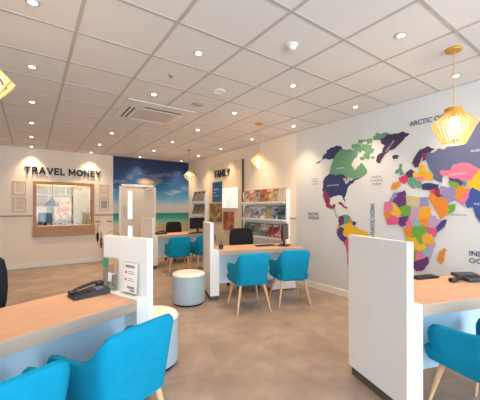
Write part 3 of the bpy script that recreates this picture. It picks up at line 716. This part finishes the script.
mtext('INDIAN', 1.215, .865, .080, bold=.001, align='LEFT'); mtext('OCEAN', 1.215, .785, .080, bold=.001, align='LEFT')
mtext('ATLANTIC OCEAN', 2.33, 1.21, .085, rz=R(90), width=.50, bold=.0015)
for k, s in enumerate(('NORTH', 'PACIFIC', 'OCEAN')): mtext(s, 3.42, 1.89-.045*k, .034)
for k, s in enumerate(('PACIFIC', 'OCEAN')): mtext(s, 3.44, 1.27-.068*k, .068, bold=.0015)
for k, s in enumerate(('NORTH', 'ATLANTIC', 'OCEAN')): mtext(s, 2.30, 1.825-.05*k, .042)
mtext('ARABIAN SEA', 1.31, 1.31, .026)
mtext('CANADA', 2.90, 2.02, .034, M['maplight']); mtext('UNITED STATES', 3.05, 1.755, .034, M['maplight'])
mtext('GREENLAND', 2.10, 2.235, .032, M['maplight'], rz=R(50)); mtext('RUSSIA', 1.14, 2.02, .036, M['maplight']); mtext('KAZAKHSTAN', 1.32, 1.78, .026, M['maplight']); mtext('INDIA', 1.12, 1.43, .035, M['maplight'])

# ------------------------------------------------------------------ furniture
def make_desk(label, loc, rz, s, length, pedestal=True):
    """s=+1: white screen at the left end; s=-1: at the right end. local y runs to the staff side"""
    t = thing('desk', label, 'desk', loc, rz)
    def X(a, b): return (min(s*a, s*b), max(s*a, s*b))
    D = .60
    x0, x1 = X(0, .054); obj('screen', bx(nb(), x0, x1, 0, (.60 if s > 0 else .55), .07, 1.172, .003), M['white'], t)
    x0, x1 = X(.054, .14); obj('end_panel', bx(nb(), x0, x1, .003, D, .07, .75, .003), M['white'], t)
    x0, x1 = X(.014, .13); obj('plinth', bx(nb(), x0, x1, .03, D-.03, 0, .071), M['dark'], t)
    x0, x1 = X(.1405, length); dt = obj('desktop', bx(nb(), x0, x1, 0, D, .672, .75, .003), M['oak'], t); obj('edge_band', bx(nb(), x0+.002, x1-.002, -.0012, .0005, .675, .747), M['edge'], dt)
    x0, x1 = X(.1405, length-(.46 if pedestal else .03)); obj('modesty_panel', bx(nb(), x0, x1, .14, .16, .22, .672), M['blue_panel'], t)
    if not pedestal:
        x0, x1 = X(length-.03, length-.001); obj('end_panel', bx(nb(), x0, x1, .02, D-.02, 0, .671, .003), M['white'], t)
    if pedestal:
        x0, x1 = X(length-.46, length-.02); pd = obj('pedestal', bx(nb(), x0, x1, .22, D-.02, .02, .672, .003), M['white'], t)
        for k in range(3): obj('drawer', bx(nb(), x0+.01, x1-.01, D-.02, D-.004, .05+.2*k, .24+.2*k, .003), M['white'], pd)
    return t
RR = R(-18.6); RL = R(21); RF = R(8)
DR, DM, DL, DF = (2.012, .945, 0), (2.190, 3.862, 0), (.740, 2.160, 0), (2.257, 6.64, 0)
make_desk('oak topped desk with white end screen, under the map at the right edge', DR, RR, 1, 1.62)
make_desk('oak topped desk with white end screen in front of the magazine rack', DM, R(-18), 1, 1.57)
make_desk('oak topped desk with white end screen on the left, nearest the counter window', DL, RL, -1, 1.66)
make_desk('oak topped desk farthest back, in front of the beach mural', DF, RF, 1, 1.60, False)
def at(base, rz, x, y, z=.75):
    return (base[0] + x*math.cos(rz) - y*math.sin(rz), base[1] + x*math.sin(rz) + y*math.cos(rz), z)

# --- teal tub chair
def shell_mesh():
    bm = nb()
    # plan path, right half then mirrored: (x, y, top z)
    half = [(0, -.285, .800), (.09, -.285, .800), (.16, -.284, .798), (.195, -.279, .792), (.220, -.266, .778), (.237, -.244, .755), (.248, -.214, .722), (.256, -.18, .688),
            (.263, -.145, .662), (.270, -.10, .645), (.277, -.04, .636), (.282, .04, .630), (.285, .11, .625), (.287, .17, .618), (.287, .215, .606), (.286, .242, .588), (.284, .258, .560)]
    path = [(-x, y, z) for x, y, z in half[:0:-1]] + half
    n = len(path); th = .055; secs = []
    for i, (x, y, zt) in enumerate(path):
        a = path[max(0, i-1)]; b = path[min(n-1, i+1)]
        d = Vector((b[0]-a[0], b[1]-a[1], 0)).normalized(); nr = Vector((d.y, -d.x, 0))      # outward
        p = Vector((x, y, 0))
        if nr.dot(Vector((x, y+.02, 0))) < 0: nr = -nr
        zb = .365
        def q(off, z, tp):
            base = p + nr*off
            k = 1 - .20*(1-(z-.365)/.435)*tp if z < .80 else 1
            return bm.verts.new((base.x*k, base.y*k, z))
        hgt = zt-zb
        secs.append([q(-.03, zb, 1), q(0, zb+.012, 1), q(0, zb+hgt*.5, 1), q(0, zt-.03, 1), q(-.010, zt-.008, 1), q(-th/2, zt, 1), q(-th+.010, zt-.008, 1), q(-th, zt-.03, 1), q(-th, zb+hgt*.5, 1), q(-th, zb+.02, 1)])
    for a, b in zip(secs, secs[1:]):
        for k in range(len(a)-1): bm.faces.new((a[k], b[k], b[k+1], a[k+1]))
        bm.faces.new((a[-1], b[-1], b[0], a[0]))
    bm.faces.new(secs[0]); bm.faces.new(secs[-1][::-1])
    bmesh.ops.recalc_face_normals(bm, faces=bm.faces[:])
    return bm
def make_chair(label, loc, rz):
    t = thing('tub_chair', label, 'chair', loc, rz, 'teal tub chairs at the desks')
    o = obj('backrest', shell_mesh(), M['teal'], t, True)
    bm = nb()
    lo = [(-.225, -.20), (.225, -.20), (.255, .265), (-.255, .265)]
    tb = bmesh.new()
    vs = [[tb.verts.new((x*k, y*k, z)) for x, y in lo] for z, k in ((.345, .90), (.375, .97), (.455, 1.0))]
    tb.faces.new(vs[0][::-1]); tb.faces.new(vs[-1])
    for a, b in zip(vs, vs[1:]):
        for k in range(4): tb.faces.new((a[k], a[(k+1) % 4], b[(k+1) % 4], b[k]))
    bmesh.ops.recalc_face_normals(tb, faces=tb.faces[:])
    bmesh.ops.bevel(tb, geom=[e for e in tb.edges], offset=.018, segments=3, affect='EDGES')
    merge(bm, tb); obj('seat', bm, M['teal'], t, True)
    for sx in (-1, 1):
        for sy in (-1, 1):
            bm = nb(); tube(bm, [(sx*.235, sy*.245, 0), (sx*.20, sy*.205, .19), (sx*.165, sy*.165, .37)], .011, 12, .021)
            obj('leg', bm, M['leg'], t, True)
    return t
ch = make_chair('teal tub chair at the desk by the rack, the left one of the pair', (2.496, 3.317, 0), R(-18))
dup(ch, (3.165, 3.185, 0), R(-25), 'teal tub chair at the desk by the rack, the right one nearer the map wall')
dup(ch, (2.400, .622, 0), RR, 'teal tub chair cut off by the right edge, at the desk under the map')
dup(ch, (.383, 1.787, 0), RL, 'large teal tub chair seen from behind at the left desk, before the pouf')
dup(ch, (-.163, 1.545, 0), RL, 'teal tub chair in the bottom left corner of the picture, mostly cut off')
dup(ch, (2.61, 6.02, 0), R(-12), 'teal tub chair at the farthest desk before the mural, wholly in view')
dup(ch, (3.24, 6.07, 0), R(-6), 'teal tub chair at the farthest desk, half hidden behind the middle screen')

# --- black office chairs on the staff side
def make_office(label, loc, rz):
    t = thing('office_chair', label, 'chair', loc, rz, 'black office chairs behind the desks')   # faces local -y
    bm = nb(); tb = bmesh.new()
    rows = []
    for j, z in enumerate((.56, .66, .78, .90, .985, 1.02)):
        w = (.20, .225, .232, .228, .21, .17)[j]; r = []
        for k in range(9):
            u = -1 + 2*k/8; r.append(tb.verts.new((u*w, .21 + .02*j/5 - .035*u*u, z)))
        rows.append(r)
    for a, b in zip(rows, rows[1:]):
        for k in range(8): tb.faces.new((a[k], a[k+1], b[k+1], b[k]))
    bmesh.ops.recalc_face_normals(tb, faces=tb.faces[:])
    bmesh.ops.solidify(tb, geom=tb.faces[:], thickness=.05)
    merge(bm, tb); obj('backrest', bm, M['blackfab'], t, True)
    obj('seat', bx(nb(), -.24, .24, -.24, .22, .44, .52, .03, seg=3), M['blackfab'], t, True)
    obj('back_bar', tube(nb(), [(0, .1, .44), (0, .25, .45), (0, .262, .60), (0, .25, .75)], .02), M['black'], t, True)
    obj('gas_column', lathe(nb(), [(.03, .10), (.03, .28), (.02, .28), (.02, .45)], 16), M['black'], t)
    for k in range(5):
        a = 2*PI*k/5 + .3; c, s = math.cos(a), math.sin(a)
        obj('base_spoke', tube(nb(), [(0, 0, .115), (c*.15, s*.15, .105), (c*.29, s*.29, .075)], .024, 8, .014), M['black'], t, True)
        mw = Matrix.Translation((c*.29, s*.29, .032)) @ Matrix.Rotation(a, 4, 'Z') @ Matrix.Rotation(R(90), 4, 'X')
        obj('caster', lathe(nb(), [(.018, -.022), (.030, -.018), (.031, 0), (.030, .018), (.018, .022)], 16, mx=mw), M['black'], t, True)
    return t
oc = make_office('black office chair behind the middle desk before the magazine rack', (3.13, 4.28, 0), R(-18))
dup(oc, (3.22, 7.50, 0), R(4), 'black office chair behind the farthest desk, before the mural')
dup(oc, (-.315, 2.78, 0), R(18), 'black office chair at the left edge behind the left desk')

# --- poufs
def make_pouf(label, loc):
    t = thing('pouf', label, 'pouf', loc, 0, 'round poufs on the floor')
    r = .238
    obj('body', lathe(nb(), [(r-.012, .022), (r, .032), (r, .415), (r-.003, .420)], 56), M['pouf'], t, True)
    obj('top_cushion', lathe(nb(), [(r-.003, .420), (r-.001, .428), (r-.008, .441), (r-.025, .449), (r-.09, .454), (.01, .455)], 56), M['poufwarm'], t, True)
    obj('piping', lathe(nb(), [(r-.001, .417), (r+.003, .420), (r+.002, .424), (r-.002, .425)], 56, cap=False), M['poufwarm'], t, True)
    obj('base_ring', lathe(nb(), [(r-.02, 0), (r-.02, .024)], 48), M['black'], t, True)
    return t
pf = make_pouf('pale blue round pouf with warm-lit cream top standing alone by the middle screen', (1.907, 4.005, 0))
dup(pf, (.884, 2.635, 0), 0, 'pale round pouf half hidden behind the large teal chair and left screen')

# --- desk phones
def make_phone(label, loc, rz, cable=False):
    t = thing('desk_phone', label, 'phone', loc, rz)     # long axis local x, raised end at +x
    tb = bmesh.new()
    pr = [(-.14, 0), (.14, 0), (.14, .055), (.09, .06), (-.135, .016)]
    va = [tb.verts.new((x, -.085, z)) for x, z in pr]; vb = [tb.verts.new((x, .085, z)) for x, z in pr]
    tb.faces.new(va[::-1]); tb.faces.new(vb)
    for k in range(5): tb.faces.new((va[k], va[(k+1) % 5], vb[(k+1) % 5], vb[k]))
    bmesh.ops.recalc_face_normals(tb, faces=tb.faces[:]); bmesh.ops.bevel(tb, geom=tb.edges[:], offset=.006, segments=2, affect='EDGES')
    bm = nb(); merge(bm, tb); obj('phone_body', bm, M['charcoal'], t)
    bm = nb()
    for i in range(4):
        for j in range(3):
            x, y = -.115+.032*i, -.062+.026*j; z = .0155 + (x+.135)*.0440/.225
            bx(bm, x, x+.022, y, y+.018, z, z+.006, .002)
    obj('keypad', bm, M['black'], t)
    obj('display', bx(nb(), .03, .10, -.07, .012, .050, .0615, .002), M['key'], t)
    bm = nb(); tube(bm, [(-.10, .055, .040), (-.07, .055, .058), (0, .055, .076), (.06, .055, .088), (.10, .055, .085)], .014, 12)
    bx(bm, -.135, -.075, .030, .080, .022, .050, .012); bx(bm, .075, .135, .030, .080, .056, .095, .012)
    obj('handset', bm, M['black'], t, True)
    return t
dp = make_phone('black desk phone with raised handset on the left oak desk', (.352, 2.440, .751), R(12)); dp.scale = (.92, .92, .85)
# flat phone with its handset lying alongside on the right desk
t = thing('card_terminal', 'flat black desk terminal with handset and cable on the desk under the map', 'terminal', (3.215, .985, .751), R(-32))
tb = Matrix.Rotation(R(5), 4, 'X')
obj('body', bx(nb(), -.075, .13, -.10, .11, .010, .040, .008, mx=tb), M['charcoal'], t)
bm = nb()
for i in range(4):
    for j in range(3): bx(bm, -.05+.036*i, -.025+.036*i, -.07+.03*j, -.05+.03*j, .040, .043, .001, mx=tb)
obj('keypad', bm, M['black'], t)
hs = obj('handset', bx(tube(nb(), [(-.20, -.075, .018), (-.14, -.06, .026), (-.09, -.04, .028)], .018), -.225, -.175, -.10, -.05, .0, .034, .012), M['black'], t, True)
obj('cable', tube(nb(), [(.12, .02, .02), (.20, .0, .012), (.30, -.06, .008), (.40, -.04, .008), (.52, .0, .008)], .005), M['black'], t, True)
t = thing('keyboard', 'flat black keyboard at the back edge of the desk under the map', 'keyboard', (3.00, 1.235, .751), R(-18))
obj('keyboard_base', bx(nb(), -.16, .10, -.05, .05, 0, .016, .005), M['black'], t)
bm = nb()
for i in range(11):
    for j in range(4): bx(bm, -.152+.0222*i, -.135+.0222*i, -.042+.021*j, -.026+.021*j, .016, .020)
obj('keys', bm, M['charcoal'], t)

# --- leaflet holders
def holder(label, loc, rz, w, h, m, sheets):
    t = thing('leaflet_holder', label, 'holder', loc, rz)        # faces local -y
    bm = nb(); lean = Matrix.Rotation(R(-3), 4, 'X')
    bx(bm, -w/2, w/2, .0, .004, 0, h, mx=lean); bx(bm, -w/2, w/2, -.032, .0, 0, .004)
    obj('acrylic_stand', bm, M['acrylic'], t)
    for nm, x0, x1, z0, z1, mm in sheets: obj(nm, bx(nb(), x0, x1, -.004, -.001, z0, z1, mx=lean), mm, t)
    return t
gr = mat('leaflet green', (70, 150, 110), .5); br_ = mat('leaflet tan', (214, 160, 116), .5); gy = mat('leaflet grey', (150, 140, 136), .5, var=.3, scale=40)
wh = M['paper']; rd = mat('leaflet red', (206, 92, 80), .5)
fx = RL + R(-90) + R(0)
p = at(DL, RL, -.078, .43, .751)
holder('clear leaflet holder with green and tan leaflets at the far end of the left screen', p, RL-R(90), .20, .25, None,
       [('leaflet', -.095, -.03, .16, .24, gr), ('leaflet', -.025, .09, .13, .24, br_), ('leaflet', -.095, -.03, .02, .15, gy), ('leaflet', -.02, .06, .06, .21, wh), ('leaflet', .03, .09, .02, .12, gy)])
p = at(DL, RL, -.078, .17, .751)
h2 = holder('clear holder with white poster and red spots at the near end of the left screen', p, RL-R(90), .17, .235, None,
       [('poster_sheet', -.08, .08, .01, .232, wh)])
lean = Matrix.Rotation(R(-3), 4, 'X')
for z in (.16, .105): obj('red_spot', lathe(nb(), [(.011, -.0005), (.011, .0005)], 16, mx=lean @ Matrix.Translation((-.05, -.0048, z)) @ Matrix.Rotation(R(90), 4, 'X')), rd, h2)
bm = nb()
for x0, x1, z0, z1 in ((-.06, .05, .195, .215), (-.025, .05, .150, .155), (-.025, .04, .165, .169), (-.025, .05, .098, .102), (-.025, .035, .112, .116), (-.03, .055, .04, .058), (.0, .06, .02, .034)):
    bx(bm, x0, x1, -.0048, -.0042, z0, z1, mx=lean)
obj('printed_lines', bm, gy, h2)
p = at(DM, R(-18), .12, .33, .751)
holder('small clear holder of dark leaflets beside the middle desk screen', p, R(72), .20, .22, None,
       [('leaflet', -.09, .0, .02, .21, wh), ('leaflet', .0, .09, .02, .20, gy)])
t = thing('pen_pot', 'dark pot of pens beside the screen on the middle desk', 'pot', at(DM, R(-18), .215, .20, .751))
obj('pot', lathe(nb(), [(.034, 0), (.036, .05), (.036, .065), (.031, .065), (.030, .01)], 20), M['charcoal'], t, True)
for k, (c_, a_) in enumerate((((150, 40, 50), 0), ((60, 120, 90), 2.1), ((40, 50, 110), 4.2))):
    obj('pen', tube(nb(), [(0, 0, .012), (.026*math.cos(a_), .026*math.sin(a_), .13)], .005, 8), mat('pen %d' % k, c_, .4), t)
p = at(DR, RR, .105, .45, .751)
holder('dark blue leaflet holder hidden behind the right white screen', p, RR+R(90), .16, .22, None,
       [('leaflet', -.075, .075, .01, .21, mat('leaflet navy', (50, 60, 110), .5))])

# --- monitors
mn = thing('computer_monitor', 'black monitor seen almost edge-on at the right end of the middle desk', 'monitor', (3.575, 3.70, .751), R(32))
gl = mat('monitor glass', (12, 12, 14), .06, var=.02)
monitor_mesh(mn, .40, .27, gl)
t = thing('keyboard', 'black keyboard lying left of the edge-on monitor on the middle desk', 'keyboard', (3.26, 3.86, .751), R(-14))
obj('keyboard_base', bx(nb(), -.17, .17, -.06, .06, 0, .016, .005), M['black'], t)
bm = nb()
for i in range(14):
    for j in range(4): bx(bm, -.16+.0228*i, -.142+.0228*i, -.05+.025*j, -.03+.025*j, .016, .020)
obj('keys', bm, M['charcoal'], t)
m2 = thing('computer_monitor', 'black monitor on the farthest desk showing its back, by the corner rack', 'monitor', (3.60, 7.05, .751), R(188))
monitor_mesh(m2, .46, .29, gl)
t = thing('keyboard', 'black keyboard before the monitor on the farthest desk', 'keyboard', (3.46, 6.85, .751), R(8))
obj('keyboard_base', bx(nb(), -.2, .2, -.06, .06, 0, .018, .005), M['black'], t)
bm = nb()
for i in range(14):
    for j in range(4): bx(bm, -.19+.0272*i, -.168+.0272*i, -.05+.025*j, -.03+.025*j, .018, .022)
obj('keys', bm, M['charcoal'], t)
dup(dp, (2.62, 7.07, .751), R(8), 'black desk phone at the left end of the farthest desk')

# ------------------------------------------------------------------ ceiling fittings
def lamp_data(name, kind, energy, col, **kw):
    l = bpy.data.lights.new(name, kind); l.energy = energy; l.color = col
    for k, v in kw.items(): setattr(l, k, v)
    return l
SPOT = lamp_data('downlight beam', 'SPOT', 60, (1.0, .70, .43), spot_size=R(94), spot_blend=1.0, shadow_soft_size=.035)
def ordn(n): return ('first', 'second', 'third', 'fourth', 'fifth', 'sixth', 'seventh')[n]
def make_down(label, loc):
    t = thing('downlight', label, 'downlight', loc, 0, 'recessed ceiling downlights')
    obj('bezel', lathe(nb(), [(.044, -.001), (.045, -.005), (.040, -.008), (.029, -.008), (.029, -.001)], 28, cap=False), M['grid'], t, True)
    obj('lens', lathe(nb(), [(.029, -.004), (.024, -.0065), (.004, -.0072)], 28), M['spotglow'], t, True)
    l = bpy.data.objects.new('beam', SPOT); C.objects.link(l); l.parent = t; l.location = (0, 0, -.02)
    return t
cols = [(0.01, [2.46, 3.59, 4.78, 5.96, 7.13, 8.27], 'leftmost'), (1.24, [2.40, 3.59, 5.92, 7.12, 8.26], 'second from left'),
        (2.455, [1.20, 2.41, 3.605, 4.77, 5.955, 7.10, 8.24], 'third from left'), (3.68, [1.23, 2.415, 3.605, 4.77, 5.98, 7.13, 8.22], 'nearest the right wall')]
first = None
for x, ys, nm in cols:
    for k, y in enumerate(sorted(ys, reverse=True)):
        lab = 'round recessed ceiling downlight, row %s, %s from the back wall' % (nm, ordn(k))
        if first is None: first = make_down(lab, (x, y, CH))
        else: dup(first, (x, y, CH), 0, lab)

def make_pendant(label, loc, length, prof, n, th, wd):
    """prof: outline of a slat, radius and drop below the neck"""
    t = thing('pendant_lamp', label, 'lamp', loc, .2, 'wooden slatted pendant lamps')
    obj('canopy', lathe(nb(), [(.062, -.001), (.064, -.012), (.058, -.022), (.02, -.026)], 32), M['canopy'], t, True)
    z1 = -length
    obj('cord', tube(nb(), [(0, 0, -.02), (0, 0, z1)], .0045, 8), M['cord'], t)
    r0 = prof[0][0]; rb, zb = prof[-1]
    bm = nb(); lathe(bm, [(r0-wd, z1+.004), (r0+.004, z1+.004), (r0+.006, z1-.036), (r0-.006, z1-.036)], 32, cap=False); obj('top_ring', bm, M['canopy'], t, True)
    bm = nb(); lathe(bm, [(rb-.008, z1+zb+.008), (rb+.002, z1+zb+.008), (rb+.002, z1+zb-.002), (rb-.008, z1+zb-.002), (rb-.008, z1+zb+.008)], 32, cap=False); obj('bottom_ring', bm, M['lampwood'], t, True)
    for k in range(n):
        a = 2*PI*k/n; ca, sa = math.cos(a), math.sin(a); tb = bmesh.new()
        L = []
        for r, z in prof:
            L.append([tb.verts.new((ca*(r+dr) - sa*dt, sa*(r+dr) + ca*dt, z1+z)) for dr, dt in ((0, -th), (0, th), (-wd, th), (-wd, -th))])
        for p_, q_ in zip(L, L[1:]):
            for j in range(4): tb.faces.new((p_[j], p_[(j+1) % 4], q_[(j+1) % 4], q_[j]))
        tb.faces.new(L[0][::-1]); tb.faces.new(L[-1])
        bmesh.ops.recalc_face_normals(tb, faces=tb.faces[:])
        bm = nb(); merge(bm, tb); obj('slat', bm, M['lampwood'], t)
    obj('bulb_holder', lathe(nb(), [(.018, z1+.0), (.02, z1-.06), (.016, z1-.075)], 16), M['canopy'], t, True)
    bm = nb(); lathe(bm, [(.012, z1-.075), (.026, z1-.10), (.034, z1-.135), (.026, z1-.165), (.008, z1-.175)], 20); obj('bulb', bm, M['bulb'], t, True)
    l = bpy.data.objects.new('bulb_light', PEND); C.objects.link(l); l.parent = t; l.location = (0, 0, z1-.20)
    return t
PEND = lamp_data('pendant light', 'POINT', 8, (1.0, .76, .48), shadow_soft_size=.035)
LANT = [(.066, 0), (.072, -.040), (.125, -.085), (.174, -.130), (.150, -.185), (.125, -.235), (.088, -.310)]
DIAM = [(.034, 0), (.046, -.035), (.145, -.140), (.100, -.195), (.050, -.255)]
make_pendant('wooden slatted pendant lamp glowing in front of the map', (3.055, 1.036, CH), .530, LANT, 26, .0022, .014)
pn = make_pendant('wooden pendant lamp above the middle desk by the magazine rack', (3.10, 3.826, CH), .480, DIAM, 12, .008, .018)
dup(pn, (3.141, 6.551, CH), .1, 'wooden pendant lamp farthest back, before the mural corner')
dup(pn, (-.225, 2.40, CH), R(-2), 'wooden pendant lamp cut off by the left edge of the picture')

# air-conditioning cassette
t = thing('air_conditioner', 'square white air conditioning cassette in the ceiling', 'air conditioner', (1.49, 4.37, CH))
W_ = .475
bm = nb(); bx(bm, -W_, W_, -W_, W_, -.014, -.002, .002); obj('fascia', bm, M['ceil'], t)
obj('intake_grille', bx(nb(), -.235, .29, -.20, .29, -.020, -.014, .003), mat('cassette grille', (206, 200, 194), .6, stretch=(1, 30, 1), var=.05), t)
for nm, x0, x1, y0, y1 in (('slot', -.385, -.362, -.19, .33), ('slot', -.325, -.302, -.19, .33), ('slot', -.20, .34, -.292, -.258)):
    obj(nm, bx(nb(), x0, x1, y0, y1, -.0170, -.0135), M['black'], t)
for x0, x1, y0, y1 in ((.33, .39, -.20, .29), (-.235, .29, .33, .39)): obj('louvre', bx(nb(), x0, x1, y0, y1, -.020, -.014, .003), M['trim'], t)
# detectors and small ceiling fittings
t = thing('smoke_detector', 'white domed detector on the ceiling nearest the viewer, among bright tiles', 'detector', (1.839, 1.818, CH))
obj('base', lathe(nb(), [(.052, -.001), (.052, -.014), (.045, -.018)], 28), M['trim'], t, True); obj('dome', lathe(nb(), [(.036, -.018), (.034, -.032), (.022, -.044), (.004, -.048)], 24), M['ceil'], t, True)
t = thing('ceiling_speaker', 'round white ceiling fitting between the detector and the vent', 'speaker', (1.846, 3.041, CH))
obj('ring', lathe(nb(), [(.075, -.001), (.075, -.010), (.060, -.014), (.058, -.004)], 32, cap=False), M['trim'], t, True); obj('grille', lathe(nb(), [(.058, -.004), (.03, -.012), (.005, -.014)], 28), M['trim'], t, True)
t = thing('ceiling_vent', 'small flat round vent in the ceiling beside the cassette', 'vent', (1.845, 3.60, CH))
obj('ring', lathe(nb(), [(.085, -.001), (.085, -.006), (.07, -.009), (.068, -.003)], 32, cap=False), M['grid'], t, True); obj('disc', lathe(nb(), [(.06, -.002), (.05, -.012), (.005, -.013)], 28), M['grid'], t, True)
t = thing('sprinkler_head', 'tiny sprinkler head in the ceiling near the cassette', 'sprinkler', (1.21, 2.969, CH))
obj('rose', lathe(nb(), [(.028, -.001), (.026, -.006), (.012, -.008)], 20), M['steel'], t, True); obj('head', lathe(nb(), [(.008, -.008), (.008, -.022), (.018, -.024), (.018, -.027)], 16), M['steel'], t, True)

# ------------------------------------------------------------------ daylight, world, camera
w = bpy.data.worlds.new('sky'); bpy.context.scene.world = w; w.use_nodes = True
bg = w.node_tree.nodes['Background']
sk = w.node_tree.nodes.new('ShaderNodeTexSky'); sk.sky_type = 'HOSEK_WILKIE'; sk.turbidity = 4.0; sk.sun_direction = (.3, .5, .75)
w.node_tree.links.new(sk.outputs[0], bg.inputs['Color']); bg.inputs['Strength'].default_value = 1.0
day = bpy.data.objects.new('shop_front_daylight', lamp_data('shop front daylight', 'AREA', 335, (.74, .88, 1.0), shape='RECTANGLE', size=5.9, size_y=2.2))
C.objects.link(day); day.location = (.75, YF-.35, 1.45); day.rotation_euler = (R(90), 0, 0)      # faces into the shop through the panes

cam = bpy.data.cameras.new('camera'); co = bpy.data.objects.new('camera', cam); C.objects.link(co)
co.location = (0, 0, 1.398); co.rotation_euler = (R(90), 0, R(-35.33))
cam.sensor_fit = 'HORIZONTAL'; cam.sensor_width = 36.0; cam.lens = 295.0/480*36; cam.shift_y = 7.96/480; cam.clip_start = .02
sc = bpy.context.scene; sc.camera = co
sc.view_settings.view_transform = 'Standard'; sc.view_settings.look = 'None'; sc.view_settings.gamma = 1; sc.view_settings.use_curve_mapping = False
sc.view_settings.exposure = 0.25
